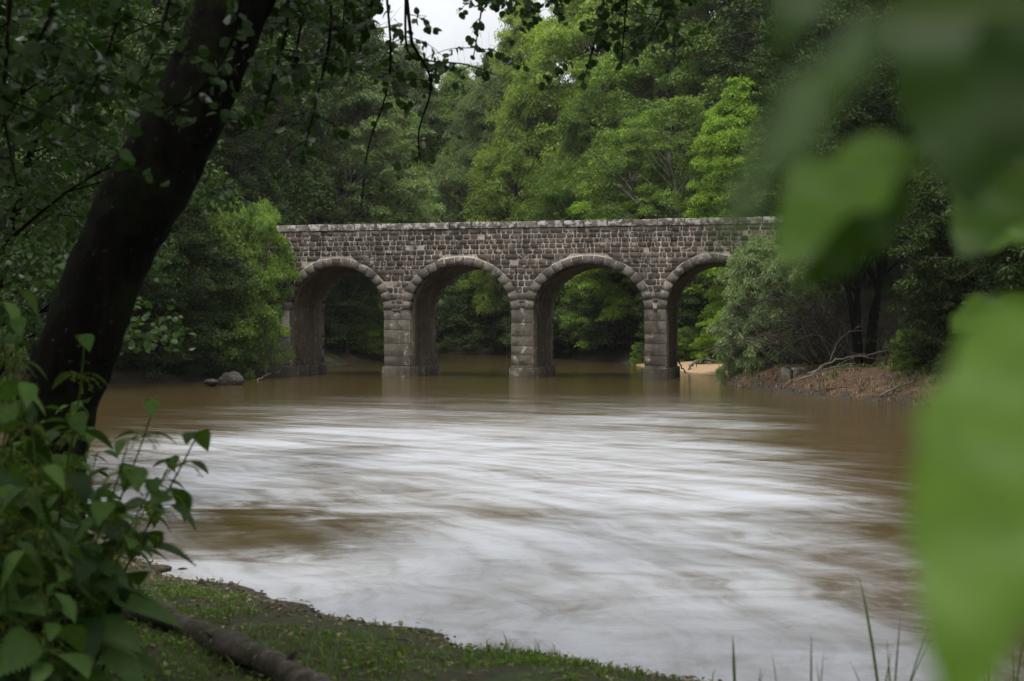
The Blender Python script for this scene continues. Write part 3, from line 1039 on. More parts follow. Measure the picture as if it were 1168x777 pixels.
SHRUBS = [
    (240, 236, 52.5, 'shrub', 'leaf_mid', .74, 'tall green bush draped against the left end of the bridge'),
    (190, 262, 50.5, 'shrub_b', 'leaf_dark', .9, 'dark bush on the left bank between trunk and bridge'),
    (140, 290, 49.5, 'shrub', 'leaf_dark', 1.0, 'dark bush on the left bank beside the leaning trunk'),
    (225, 335, 51, 'shrub_willow', 'leaf_dark', 1.0, 'low dark bush over the grey boulder'),
    (95, 330, 49, 'shrub_b', 'leaf_dark', 1.2, 'low dark bush showing under the leaning trunk'),
    (283, 240, 54.0, 'shrub_b', 'leaf_mid', .46, 'narrow bush climbing to the parapet at the left end of the bridge'),
    (276, 330, 54.6, 'shrub', 'leaf_dark', .40, 'small green bush at the left abutment'),
    (385, 325, 80, 'shrub_b', 'leaf_mid', 1.2, 'green bush seen through the first arch, left half'),
    (425, 315, 84, 'shrub', 'leaf_mid', 1.2, 'green bush seen through the first arch, right half'),
    (350, 320, 76, 'shrub', 'leaf_dark', 1.2, 'dark bush behind the first arch, left edge'),
    (490, 300, 100, 'shrub', 'leaf_dark', 1.3, 'dark bush seen through the second arch, left half'),
    (535, 290, 112, 'shrub_b', 'leaf_dark', 1.5, 'dark bush seen through the middle of the second arch'),
    (580, 310, 103, 'shrub', 'leaf_dark', 1.4, 'dark bush seen through the second arch, right half'),
    (632, 312, 90, 'shrub_b', 'leaf_dark', 1.2, 'leafy bush seen through the third arch, left third'),
    (672, 292, 88, 'shrub', 'leaf_dark', 1.3, 'leafy bush seen through the middle of the third arch'),
    (712, 300, 84, 'shrub_b', 'leaf_mid', 1.2, 'lighter bush seen through the third arch, right third'),
    (745, 300, 80, 'shrub', 'leaf_dark', 1.2, 'leafy bush behind the pier between the third and fourth arch'),
    (729, 392, 70.5, 'shrub_b', 'leaf_bright', .6, 'little bright bush at the water left of the last pier'),
    (792, 318, 71, 'shrub', 'leaf_dark', 1.1, 'green bush above the sand bar seen through the last arch'),
    (815, 365, 64, 'shrub_b', 'leaf_bright', .7, 'bright low bush on the sand bar beside the silvery willow'),
    (780, 376, 68, 'shrub_b', 'leaf_mid', .8, 'low green bush on the sand bar left of the bright one'),
    (884, 276, 47.5, 'shrub_willow', 'leaf_silver', .80, 'large silvery willow bush hiding the right end of the bridge'),
    (846, 350, 48.5, 'shrub_willow', 'leaf_silver', .66, 'smaller silvery willow bush hanging over the water by the last arch'),
    (925, 322, 45.5, 'shrub_willow', 'leaf_grey', .62, 'dull willow bush thinning into bare twigs on the right bank'),
    (1040, 378, 38.4, 'shrub', 'leaf_mid', .75, 'green bush at the right end of the clay bank'),
    (1110, 300, 37, 'shrub_b', 'leaf_dark', 1.0, 'dark bush on the right bank behind the big blurred leaf'),
    (1180, 270, 33, 'shrub', 'leaf_dark', .9, 'dark bush at the right edge, on the right bank'),
    (960, 300, 49, 'shrub_b', 'leaf_dark', 1.2, 'dark bush behind the bare twig thicket'),
    (-60, 290, 26, 'shrub', 'leaf_dark', .6, 'dark bush on the left bank behind the nettles'),
]
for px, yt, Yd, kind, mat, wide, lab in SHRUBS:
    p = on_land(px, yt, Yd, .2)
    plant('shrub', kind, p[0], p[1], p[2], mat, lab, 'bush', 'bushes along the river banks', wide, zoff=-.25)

# ------------------------------------------------------------------ the far wood and the undergrowth that read as masses
def scatter(mb, rs, n, xr, yr, cond, hlo, hhi, L, W, crr, per, flat=.6):
    x = rs.uniform(*xr, n); y = rs.uniform(*yr, n)
    d = sdist(x, y)
    ok = cond(x, y, d)
    x, y = x[ok], y[ok]
    z = ground(x, y)
    for a, b, c in zip(x, y, z):
        h = rs.uniform(hlo, hhi)
        clump_leaves(mb, rs, np.array([a, b, c + h]), crr * rs.uniform(.6, 1.3), per, L, W, rs.uniform(.15, .8), flat, .6)


rs2 = np.random.RandomState(77)
mb = MB()
scatter(mb, rs2, 1500, (-75, 75), (68, 190), lambda x, y, d: (d > 7) & (np.abs(x) < y * .5 + 8), .5, 9, .34, .2, 1.7, 75)
tag(mb.build('wood', M['leaf_mid']), 'far wooded slopes that close the valley behind the trees', 'wood', kind='stuff')
mb = MB()
scatter(mb, rs2, 1500, (-24, 24), (16, 125), lambda x, y, d: (d > .7) & (d < 9) & (np.abs(x) < y * .42 + 3) & ~((x > 4) & (y > 32) & (y < 46) & (d < 4.2)) & ~((x > 3) & (y > 53) & (y < 73) & (d < 4)), .0, .9, .14, .08, .65, 75)
tag(mb.build('undergrowth', M['leaf_dark']), 'low tangled undergrowth along both river banks', 'undergrowth', kind='stuff')

# ------------------------------------------------------------------ the leaning foreground tree
lean_pts = [(34, 745, 7.15), (40, 640, 7.15), (56, 500, 7.2), (88, 400, 7.25), (126, 300, 7.35), (176, 200, 7.45), (228, 100, 7.6), (271, 0, 7.75), (335, -110, 8.0), (425, -250, 8.3), (520, -380, 8.6), (600, -520, 8.8)]
TP = np.array([at(*q) for q in lean_pts])
TP[0, 2] = min(TP[0, 2], gz(TP[0, 0], TP[0, 1]) - .1)
B0 = np.array([TP[0, 0], TP[0, 1], gz(TP[0, 0], TP[0, 1])])
alder = empty('leaning_tree', B0)
tag(alder, 'black barked tree leaning over the river from the nettles, leafy twigs hanging high', 'tree')
rs = np.random.RandomState(31)
mb = MB()
TR = [.36, .25, .205, .20, .20, .218, .20, .192, .17, .14, .10, .05]
PP = smooth_path(TP - B0, 60)
tube(mb, PP, np.interp(np.linspace(0, 11, 60), range(12), TR), 20, lump=.055, rs=rs)
for k in range(26):       # burrs and bark knobs
    u = rs.randint(4, 38); a = rs.uniform(0, 6.28)
    c = PP[u]; r = np.interp(u / 59 * 11, range(12), TR)
    e = c + r * 1.12 * np.array([math.cos(a), math.sin(a) * .9, .3 * math.sin(a)])
    tube(mb, [c, (c + e) / 2, e], [.05, .045, .012], 6, rs=rs)
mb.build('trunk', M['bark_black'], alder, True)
crown = MB()


def limb(pts, r0, r1, name='branch'):
    m_ = MB()
    P_ = smooth_path(np.array(pts) - B0, 24)
    tube(m_, P_, np.linspace(r0, r1, 24), 8, lump=.05, rs=rs)
    m_.build(name, M['bark_black'], alder, True)
    return P_ + B0


T0 = PP + B0
limbs = [
    limb([T0[46], (-.9, 9.0, 4.9), (-.4, 9.4, 5.0), (.6, 9.6, 4.95), (2.0, 9.7, 5.0)], .07, .02),
    limb([T0[43], (-1.9, 7.6, 4.7), (-1.6, 7.3, 4.6), (-.9, 7.2, 4.65)], .06, .015),
    limb([T0[50], (.3, 8.0, 6.0), (1.4, 7.0, 6.6), (2.6, 5.8, 7.0)], .06, .02),
    limb([T0[48], (-1.4, 6.4, 6.0), (-2.0, 4.6, 6.6), (-2.4, 2.4, 7.0)], .07, .02),
    limb([T0[42], (-3.4, 6.8, 5.4), (-4.6, 6.0, 6.0), (-5.8, 5.0, 6.4)], .06, .02),
    limb([T0[54], (-.2, 10.2, 6.9), (-.8, 11.8, 7.6), (-1.2, 13.0, 8.0)], .05, .02),
    limb([T0[56], (.6, 9.5, 7.6), (1.0, 9.8, 8.6), (1.2, 10, 9.4)], .05, .015),
]
limbs += [  # unseen limbs reaching over the camera, added to shade trunk and near bank
    limb([T0[50], (-1.5, 5.0, 7.2), (-1.0, 2.0, 7.8), (-.6, -1.5, 7.6)], .07, .02),
    limb([T0[52], (1.0, 5.0, 7.6), (2.0, 2.4, 7.8), (2.4, -.5, 7.4)], .06, .02),
    limb([T0[47], (-3.4, 4.8, 6.6), (-4.4, 2.0, 7.2), (-4.6, -.8, 7.0)], .06, .02),
]
for k in range(300):      # the crown overhead, spread back over the camera to shade the foreground
    L_ = limbs[(2, 3, 4, 7, 8, 9)[rs.randint(6)]] if k > 14 else limbs[rs.randint(0, 2)]
    b = L_[rs.randint(8, 24)]
    c = b + rs.normal(size=3) * np.array([1.0, 1.0, .6]) + np.array([0, 0, .5])
    if k > 14 and c[1] > 5.2:
        c[1] = 5.2 - rs.uniform(0, 3.5); b = L_[np.argmin(np.linalg.norm(L_ - c, axis=1))]
    c[2] = max(c[2], 5.3 + max(0, c[1] - 8) * .25)
    clump_leaves(crown, rs, c - B0, rs.uniform(.45, .9), 330, .075, .07, .4, .6, .6, tmpl=ROUND)
    tube(crown, smooth_path([b - B0, (b + c) / 2 - B0 + rs.normal(size=3) * .1, c - B0], 5), [.012, .010, .008, .006, .003], 4, tint=0.0)


def twig(pts, r0=.011, side=5, dens=13.0, ll=.062, drop=.45, tint=.35, tw=None):
    """a hanging twig with side sprigs and round leaves; pts = (px, row, distance)"""
    P_ = smooth_path([at(*q) for q in pts], 26)
    seg = np.linalg.norm(np.diff(P_, axis=0), axis=1).sum()
    tw.append((P_, r0))
    paths = [(P_, seg)]
    for k in range(int(side * 1.5)):
        i = rs.randint(4, 24)
        d = np.array([rs.normal() * .75, rs.normal() * .6, -rs.uniform(.0, .7)])
        ln = rs.uniform(.12, .55) ** 1.2
        q = smooth_path([P_[i], P_[i] + d * ln * .5 + np.array([0, 0, .03]), P_[i] + d * ln], 8)
        tw.append((q, r0 * .35))
        paths.append((q, ln))
    for q, ln in paths:
        n = max(3, int(ln * dens * (.7 if q is P_ else 1.9)))
        u = (rs.uniform(.25, 1, n) if q is P_ else rs.uniform(.05, 1, n) ** .6) * (len(q) - 1.001)
        i = u.astype(int)
        p = q[i] + (q[i + 1] - q[i]) * (u - i)[:, None]
        t = rs.normal(size=(n, 3)) * .7 - np.array([0, 0, drop])
        nn = rs.normal(size=(n, 3)) * .8 + np.array([0, -.35, .45])
        off = nrm(t) * .018
        sc = rs.uniform(.6, 1.15, n)
        leaves(crown, ROUND, p + off - B0, nn, t, ll * sc, ll * .88 * sc, np.clip(tint + rs.normal(0, .2, n), 0, 1))


tw = []
TW = [
    ([(432, -120, 9.3), (440, -20, 9.2), (446, 60, 9.1), (440, 110, 9.0), (420, 170, 9.0), (412, 238, 9.0)], 7, 15),
    ([(468, -120, 9.4), (463, 0, 9.3), (466, 60, 9.2), (490, 70, 9.2), (530, 74, 9.2), (566, 86, 9.3)], 8, 20),
    ([(470, 50, 9.2), (492, 95, 9.1), (478, 150, 9.1), (480, 188, 9.1)], 5, 15),
    ([(575, -140, 9.6), (556, -30, 9.6), (548, 20, 9.6), (540, 66, 9.6)], 9, 26),
    ([(610, -130, 9.5), (602, -40, 9.5), (585, -4, 9.5)], 6, 24),
    ([(640, -130, 9.4), (640, -30, 9.4), (628, 6, 9.4)], 7, 26),
    ([(690, -140, 9.6), (690, -20, 9.6), (680, 40, 9.6), (664, 98, 9.6)], 8, 26),
    ([(705, -140, 9.4), (715, -30, 9.4), (712, 30, 9.4), (708, 76, 9.4)], 8, 28),
    ([(760, -120, 9.2), (765, -30, 9.2), (755, 14, 9.2), (738, 52, 9.2)], 8, 28),
    ([(800, -120, 9.0), (812, -40, 9.0), (826, 6, 9.0)], 8, 26),
    ([(860, -120, 8.8), (868, -40, 8.8), (880, 14, 8.8)], 8, 24),
    ([(398, -110, 8.4), (396, -20, 8.3), (390, 40, 8.3), (378, 92, 8.3)], 8, 26),
    ([(352, -110, 8.0), (352, -20, 7.9), (340, 50, 7.9), (330, 100, 7.9)], 8, 28),
    ([(318, -100, 7.8), (330, 10, 7.7), (312, 90, 7.6), (296, 150, 7.5)], 9, 26),
    ([(412, -110, 8.2), (420, -30, 8.2), (424, 14, 8.2), (410, 60, 8.2)], 8, 26),
    ([(372, -80, 7.7), (378, 30, 7.7), (360, 120, 7.6), (345, 180, 7.6)], 6, 16),
    ([(285, -60, 6.6), (268, 40, 6.5), (232, 100, 6.3), (192, 128, 6.2)], 6, 16),
    ([(150, -90, 6.4), (140, 0, 6.3), (120, 70, 6.2), (95, 120, 6.2)], 9, 24),
    ([(60, -90, 6.0), (62, 0, 6.0), (40, 60, 6.0), (20, 120, 6.0)], 9, 24),
    ([(200, -100, 6.8), (196, -10, 6.8), (176, 60, 6.7), (150, 110, 6.7)], 7, 22),
    ([(20, -90, 5.2), (10, 40, 5.2), (6, 130, 5.2), (20, 210, 5.2)], 9, 22),
]
for pts, side, dens in TW:
    twig(pts, side=side, dens=dens, tw=tw)
m_ = MB()
for q, r0 in tw:
    tube(m_, q - B0, np.linspace(r0, r0 * .35, len(q)), 5, rs=rs)
# feeders that carry the hanging twigs from the limbs above the frame
for (pts, side, dens) in TW:
    top = at(*pts[0])
    allp = np.concatenate(limbs)
    e = allp[np.argmin(np.linalg.norm(allp - top, axis=1))]
    tube(m_, smooth_path([e - B0, (e + top) / 2 - B0 + np.array([0, 0, .12]), top - B0], 8), np.linspace(.02, .011, 8), 5, rs=rs)
m_.build('twigs', M['bark_black'], alder, True)
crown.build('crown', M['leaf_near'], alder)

# young tree at the left behind the trunk
wood, cr_ = tree_meshes('young_tree', 41, 7.5, 2.3, .22, 'broad', 120, 22000, .062, .055, M['bark_black'], cr=.5, tmpl=ROUND, trunks=2, tr=.012)
for (x, y, sc, rz, lab) in ((-5.3, 13.6, 1.0, .4, 'slender young tree with round leaves behind the leaning trunk, nearer the water'),
                            (-6.6, 15.6, 1.25, 2.2, 'slender young tree with round leaves behind the leaning trunk, farther left'),):
    root = empty('young_tree', (x, y, gz(x, y)), rz, (sc, sc, sc))
    tag(root, lab, 'tree', 'young trees behind the leaning trunk')
    for nm, me in (('trunk', wood), ('crown', cr_)):
        o = bpy.data.objects.new(nm, me); COL.objects.link(o); o.parent = root
        if nm == 'crown':
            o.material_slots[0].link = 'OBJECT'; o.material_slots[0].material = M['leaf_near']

# ------------------------------------------------------------------ nettles at the foot of the trunk
def nettle_meshes(seed, H, lean):
    rs = np.random.RandomState(seed)
    st, lv = MB(), MB()
    fl = st
    n = 22
    u = np.linspace(0, 1, n)
    P_ = np.stack([lean[0] * u ** 1.8 + .012 * np.sin(u * 9), lean[1] * u ** 1.8, H * u], 1)
    tube(st, P_, np.linspace(.006, .0025, n), 6, tint=.12, rs=rs)
    nodes = 12
    for k in range(nodes):
        uu = .12 + .88 * (k / (nodes - 1)) ** .9
        i = min(n - 1, int(uu * (n - 1)))
        c = P_[i]
        az0 = (k % 2) * math.pi / 2 + rs.normal(0, .25)
        L = .185 * (1 - .55 * max(0, uu - .55) / .45) * rs.uniform(.75, 1.15)
        for sd in (0, 1):
            az = az0 + sd * math.pi + rs.normal(0, .2)
            d = np.array([math.cos(az), math.sin(az), 0])
            pet = L * .35
            e = c + d * pet + np.array([0, 0, pet * .35])
            tube(st, [c, (c + e) / 2 + np.array([0, 0, .006]), e], [.0024, .002, .0018], 4, tint=.15, rs=rs)
            t = d + np.array([0, 0, -rs.uniform(.15, .8)])
            nn = np.array([0, 0, 1.0]) + d * rs.uniform(.1, .6) + rs.normal(size=3) * .25
            leaves(lv, NETTLE, e[None], nn[None], t[None], L, L * .92, np.clip(rs.normal(.36, .24) + .3 * (uu > .85), 0, 1))
            if .45 < uu < .95:
                for q in range(3):
                    a2 = az + rs.normal(0, .6)
                    dd = np.array([math.cos(a2), math.sin(a2), rs.uniform(-.5, .4)])
                    f_ = smooth_path([c, c + dd * .035, c + dd * .06 + np.array([0, 0, -.025])], 10)
                    tube(fl, f_, .0012, 3, rs=rs)
                    pp = f_[rs.randint(1, 10, 16)] + rs.normal(size=(16, 3)) * .003
                    leaves(fl, FAR, pp, rs.normal(size=(16, 3)), rs.normal(size=(16, 3)), .007, .006, rs.uniform(.2, 1, 16))
    return st.mesh('nettle_stem', M['flower'], True), lv.mesh('nettle_leaves', M['leaf_nettle'])


NT = [nettle_meshes(51, 1.35, (.10, -.03)), nettle_meshes(52, 1.2, (.26, .02)), nettle_meshes(53, 1.45, (-.08, .05)), nettle_meshes(54, 1.0, (.34, -.05))]
nettle_spots = []   # x, y, kind, rz, scale
rq = np.random.RandomState(9)
for px, Yd, kd, rz, sc in [(104, 5.4, 3, .05, 1.22), (84, 5.2, 1, .1, 1.12), (96, 5.9, 3, .4, 1.05), (70, 5.0, 1, -.3, 1.0), (30, 5.0, 2, 1.4, 1.16), (58, 5.3, 0, .3, 1.18), (8, 5.2, 2, 2.6, 1.2), (-20, 4.9, 0, .2, 1.2), (80, 5.7, 0, 2.0, .95)]:
    nettle_spots.append(((px - CX) / FPX * Yd, Yd, kd, rz, sc))
for k in range(48):
    Yd = rq.uniform(4.4, 6.4)
    nettle_spots.append((((-80 + 150 * rq.uniform()) - CX) / FPX * Yd, Yd, rq.randint(0, 4), rq.uniform(0, 6.28), rq.uniform(.6, 1.08)))
for k, (x, y, kd, rz, sc) in enumerate(nettle_spots):
    root = empty('nettle', (x, y, gz(x, y) - .02), rz, (sc, sc, sc))
    tag(root, 'dark green stinging nettle in the clump at the foot of the leaning tree', 'nettle', 'nettles at the foot of the leaning tree')
    for nm, me in zip(('stem', 'leaves'), NT[kd]):
        o = bpy.data.objects.new(nm, me); COL.objects.link(o); o.parent = root

# ------------------------------------------------------------------ fallen log, stones, driftwood
def ground_pt(px, py, zg=None):
    """where the sight line through a photo pixel meets the ground"""
    Yd = 8.0
    for _ in range(30):
        x = (px - CX) / FPX * Yd
        z = gz(x, Yd) if zg is None else zg
        Yd = Yd * .5 + .5 * (HC - z) * FPX / (py - HY)
    return np.array([(px - CX) / FPX * Yd, Yd, gz((px - CX) / FPX * Yd, Yd)])


rs = np.random.RandomState(61)
LG = [ground_pt(*q) + np.array([0, 0, .055]) for q in ((132, 704), (176, 712), (224, 732), (266, 752), (312, 776), (372, 815), (430, 850))]
log = empty('fallen_log', LG[2])
tag(log, 'long grey-brown fallen log lying on the mossy near bank', 'log')
mb = MB()
PL = smooth_path(np.array(LG) - LG[2], 70)
rl = .075 + .012 * np.sin(np.linspace(0, 17, 70)) + .006 * np.sin(np.linspace(0, 41, 70)) - .012 * np.linspace(1, 0, 70)
PL[:, 2] += .012 * np.sin(np.linspace(0, 12, 70))
tube(mb, PL, rl, 18, lump=.045, rs=rs)
mb.build('trunk', M['log'], log, True)
for i, d, ln in ((1, (-.1, 0, .9), .09), (48, (.5, -.3, .7), .07), (30, (-.3, -.6, .5), .06)):
    mb = MB()
    c = PL[i]
    e = c + nrm(np.array(d)) * (rl[i] + ln)
    tube(mb, [c, (c + e) / 2, e], [.022, .018, .010], 7, lump=.1, rs=rs)
    mb.build('branch_stub', M['log'], log, True)


def stone_mesh(mb, rs, r, sq, seed):
    """lumpy boulder: a sphere grid pushed in and out"""
    nu, nv = 22, 14
    th = np.linspace(0, 2 * math.pi, nu, endpoint=False); ph = np.linspace(-math.pi / 2, math.pi / 2, nv)
    T, Ph = np.meshgrid(th, ph)
    d = np.stack([np.cos(Ph) * np.cos(T), np.cos(Ph) * np.sin(T), np.sin(Ph)], -1).reshape(-1, 3)
    pl = nrm(rs.normal(size=(14, 3)))
    cut = np.min(np.where(d @ pl.T > .25, rs.uniform(.68, .95, 14) / np.maximum(d @ pl.T, .25), 9), 1)
    rr = np.minimum(1.05, cut) * (1 + .06 * rs.normal(size=len(d)))
    v = d * rr[:, None] * r * np.array(sq)
    i = np.arange(nv - 1)[:, None] * nu; j = np.arange(nu)[None]
    j2 = (j + 1) % nu
    mb.add(v, np.stack([i + j, i + j2, i + nu + j2, i + nu + j], -1).reshape(-1, 4), rs.uniform(.3, .8))


for (px, py, r, sq, lab, mt) in (
        (262, 434, .5, (1, .8, .62), 'grey boulder at the waterline under the left bank bushes', 'rock'),
        (241, 436.5, .22, (1.2, .8, .55), 'small dark stone left of the grey boulder', 'rock'),
        (181, 651, .085, (1.3, .9, .5), 'small flat brown stone at the near shoreline', 'log')):
    if py > 600:
        p = ground_pt(px, py)
    else:
        Yd = (HC - .15) * FPX / (py - HY) if py > 425 else {905: 41.5, 878: 42.5}[px]
        p = at(px, py, Yd)
    o = MB()
    stone_mesh(o, np.random.RandomState(int(px)), r, sq, 0)
    ob = o.build('stone', M[mt], None, True, p)
    tag(ob, lab, 'stone')


for (px, Yd, dim, rz, lab, mt) in ((906, 42.0, (.66, .5, .3), .4, 'pale squared stone block half buried under the willow twigs', 'stone_pier'),):
    x = (px - CX) / FPX * Yd
    mb = MB()
    a, b, c_ = dim
    box(mb, (-a / 2, -b / 2, -.25), (a / 2, b / 2, c_), .5, .05)
    mb.v[0] += np.random.RandomState(int(px)).normal(0, .025, mb.v[0].shape)
    ob = mb.build('stone', M[mt], None, False, (x, Yd, max(-.05, gz(x, Yd)) - .03))
    ob.rotation_euler = (.06, -.05, rz)
    tag(ob, lab, 'stone')


def stick(name, pts, r, lab, mat='twig_dry', group=None, forks=3, cat='branch', seed=1):
    rs = np.random.RandomState(seed)
    P_ = np.array(pts, float)
    root = MB()
    q = smooth_path(P_, 20)
    q[1:-1] += rs.normal(size=(18, 3)) * r * .5
    c = q[0].copy()
    tube(root, q - c, np.linspace(r, r * .35, 20), 7, lump=.08, rs=rs)
    for k in range(forks):
        i = rs.randint(5, 17)
        L = np.linalg.norm(P_[-1] - P_[0]) * rs.uniform(.15, .4)
        e = q[i] + nrm(q[-1] - q[0] + rs.normal(size=3) * .7 * np.linalg.norm(q[-1] - q[0])) * L
        tube(root, smooth_path([q[i] - c, (q[i] + e) / 2 - c + rs.normal(size=3) * L * .08, e - c], 8), np.linspace(r * .5, r * .15, 8), 5, rs=rs)
    o = root.build(name, M[mat], None, True, c)
    tag(o, lab, cat, group)
    return o


def on_ground(px, Yd, h=0.0):
    x = (px - CX) / FPX * Yd
    return np.array([x, Yd, max(0, gz(x, Yd)) + h])


stick('driftwood', [at(284, 438, 50.5), at(296, 432, 51.2), at(309, 426, 52)], .035, 'pale stick slanting out of the water by the left abutment', forks=1, cat='driftwood', seed=3)
stick('driftwood', [on_ground(922, 41, .08), on_ground(955, 41.2, .25), on_ground(985, 41, .35), on_ground(1012, 40.6, .5)], .04, 'long grey dead branch along the top of the clay bank', forks=4, group='dead branches on the right bank', cat='driftwood', seed=4)
stick('driftwood', [on_ground(910, 40.5, .06), on_ground(940, 40.4, .14), on_ground(975, 40.0, .2)], .03, 'thin grey dead branch low on the clay bank, left', forks=4, group='dead branches on the right bank', cat='driftwood', seed=5)
stick('driftwood', [on_ground(1004, 36.3, .06), on_ground(1022, 36.2, .12), on_ground(1042, 36.1, .06)], .03, 'bleached forked branch at the right end of the clay bank', forks=5, group='dead branches on the right bank', cat='driftwood', seed=6)
stick('driftwood', [on_ground(945, 41.8, .3), on_ground(960, 41.6, 1.0), on_ground(985, 41.0, 1.25)], .03, 'dead branch rising from the heap on the clay bank', forks=4, group='dead branches on the right bank', cat='driftwood', seed=7)
stick('driftwood', [on_ground(786, 61.5, .05), on_ground(796, 62, .3), on_ground(815, 62.5, .2)], .06, 'bleached driftwood on the sand bar seen through the last arch', forks=6, cat='driftwood', seed=8)
stick('driftwood', [at(771, 405, 55.5), at(777, 418, 56), at(783, 426, 56.2)], .04, 'dark stick leaning against the last pier', forks=1, mat='bark', cat='driftwood', seed=9)

# bare, arching twig thicket on the right bank
rs = np.random.RandomState(71)
c0 = on_ground(955, 43.0)
th_ = empty('twig_thicket', c0)
tag(th_, 'bare arching twig thicket on the right bank beside the silvery willow', 'thicket')
mb = MB()
for k in range(120):
    b = np.array([rs.normal(0, .9), rs.normal(0, .6), 0])
    az = rs.normal(math.pi if rs.uniform() < .65 else 0, .7)
    ln = rs.uniform(1.2, 3.4)
    e = b + np.array([math.cos(az) * ln, math.sin(az) * ln * .6 - .3, rs.uniform(.1, 2.2)])
    mdl = (b + e) / 2 + np.array([0, 0, rs.uniform(.4, 1.1)])
    q = smooth_path([b, mdl, e], 12)
    tube(mb, q, np.linspace(.03, .007, 12) * rs.uniform(.5, 1.1), 4, rs=rs)
    for _ in range(3):
        i = rs.randint(4, 11)
        e2 = q[i] + rs.normal(size=3) * .45
        tube(mb, smooth_path([q[i], (q[i] + e2) / 2 + rs.normal(size=3) * .05, e2], 5), np.linspace(.009, .004, 5), 3, rs=rs)
mb.build('twigs', M['bark'], th_, True)
mb = MB()
for k in range(40):
    clump_leaves(mb, rs, np.array([rs.normal(0, 1.4), rs.normal(0, .8), rs.uniform(.4, 2.3)]), .35, 26, .11, .05, .4, .6, .4)
mb.build('leaves', M['leaf_dark'], th_)

# thin pale trunks seen through the arches
for px, Yd, h, lab in ((565, 104, 5.6, 'thin pale bare trunk seen through the second arch'), (414, 82, 4.6, 'thin pale leaning trunk seen through the first arch'),
                       (678, 90, 5.0, 'thin grey sapling trunk seen through the third arch')):
    b = on_ground(px, Yd, -.1)
    root = empty('sapling', b)
    tag(root, lab, 'sapling')
    mb = MB()
    q = smooth_path([(0, 0, 0), (-.15, .1, h * .4), (-.45, .1, h * .75), (-.6, 0, h)], 16)
    tube(mb, q, np.linspace(.12, .05, 16), 7, lump=.05, rs=rs)
    for k in range(5):
        i = rs.randint(8, 16)
        e = q[i] + np.array([rs.normal() * .7, rs.normal() * .5, rs.uniform(.2, .8)])
        tube(mb, smooth_path([q[i], (q[i] + e) / 2 + rs.normal(size=3) * .05, e], 6), np.linspace(.03, .008, 6), 4, rs=rs)
    mb.build('trunk', M['bark_pale'], root, True)
    mb = MB()
    for k in range(14):
        clump_leaves(mb, rs, q[15] + rs.normal(size=3) * np.array([.8, .6, .5]), .5, 40, .13, .07, .5)
    mb.build('crown', M['leaf_mid'], root)

# ------------------------------------------------------------------ near bank: moss grass, litter, tall blades
def blade_field(mb, rs, x, y, z, h, w, tint, bend=.5):
    n = len(x)
    az = rs.uniform(0, 6.28, n)
    d = np.stack([np.cos(az), np.sin(az), np.zeros(n)], 1)
    sd = np.stack([-np.sin(az), np.cos(az), np.zeros(n)], 1)
    b = np.stack([x, y, z], 1)
    bd = rs.uniform(.1, 1, n)[:, None] * bend
    m1 = b + d * h[:, None] * .25 * bd + np.array([0, 0, 1]) * h[:, None] * .55
    tp = b + d * h[:, None] * bd + np.array([0, 0, 1]) * h[:, None] * (1 - .35 * bd)
    w = w[:, None]
    v = np.stack([b - sd * w, b + sd * w, m1 + sd * w * .8, m1 - sd * w * .8, tp], 1).reshape(-1, 3)
    o = (np.arange(n) * 5)[:, None]
    mb.add(v, [o + np.array([[0, 1, 2, 3]]), o + np.array([[3, 2, 4]])], np.repeat(tint, 5))


rs = np.random.RandomState(81)
n = 120000
y = 4.2 + 8.6 * rs.uniform(0, 1, n) ** 1.15
x = rs.uniform(-4.2, 2.6, n)
d = sdist(x, y)
pat = wob(x, y, 2.3) * .5 + wob(x, y, 6.1) * .3
dens = np.clip(.55 + pat * 1.9 - .5 * (wob(y, x, 1.9) > .55), .03, 1) * sst(.03, .35, d) * np.where(x < -1.9 + (y - 6) * -.15, .45, 1)
ok = rs.uniform(0, 1, n) < dens
x, y, pat = x[ok], y[ok], pat[ok]
mb = MB()
blade_field(mb, rs, x, y, ground(x, y) - .004, rs.uniform(.02, .055, len(x)) * (1 + .5 * pat), rs.uniform(.0018, .004, len(x)), np.clip(.5 + .3 * pat + rs.normal(0, .22, len(x)), 0, 1), .9)
# small round-leaved weeds
k = 5200
xi = rs.randint(0, len(x), k)
wx, wy = x[xi], y[xi]
leaves(mb, ROUND, np.stack([wx, wy, ground(wx, wy) + rs.uniform(.005, .04, k)], 1), rs.normal(size=(k, 3)) * .35 + np.array([0, 0, 1]), rs.normal(size=(k, 3)), rs.uniform(.012, .032, k), rs.uniform(.012, .03, k), rs.uniform(.2, 1, k))
k = 2600
xi = rs.randint(0, len(x), k)
sel = (wob(x[xi], y[xi], 3.7) + .5 * wob(y[xi], x[xi], 8.3)) > .45
wx, wy = x[xi][sel], y[xi][sel]
blade_field(mb, rs, wx, wy, ground(wx, wy) - .004, rs.uniform(.06, .15, len(wx)), rs.uniform(.002, .0045, len(wx)), rs.uniform(.1, 1, len(wx)), 1.1)
tag(mb.build('grass', M['grass']), 'short mossy grass and small weeds on the near bank', 'grass', kind='stuff')
mb = MB()
k = 14000
x = rs.uniform(-4.2, 2.6, k); y = rs.uniform(4.6, 12.2, k)
d = sdist(x, y)
ok = (d > -.02) & ((d < .45) | (rs.uniform(0, 1, k) < .30) | ((x < -1.6) & (rs.uniform(0, 1, k) < .5)))
x, y = x[ok], y[ok]
k = len(x)
leaves(mb, OVATE, np.stack([x, y, ground(x, y) + rs.uniform(.004, .022, k)], 1), rs.normal(size=(k, 3)) * .3 + np.array([0, 0, 1]), rs.normal(size=(k, 3)), rs.uniform(.012, .05, k), rs.uniform(.012, .045, k), rs.uniform(0, 1, k) ** 1.6)
k = 420
x = rs.uniform(-3.6, 1.6, k); y = rs.uniform(4.6, 11, k)
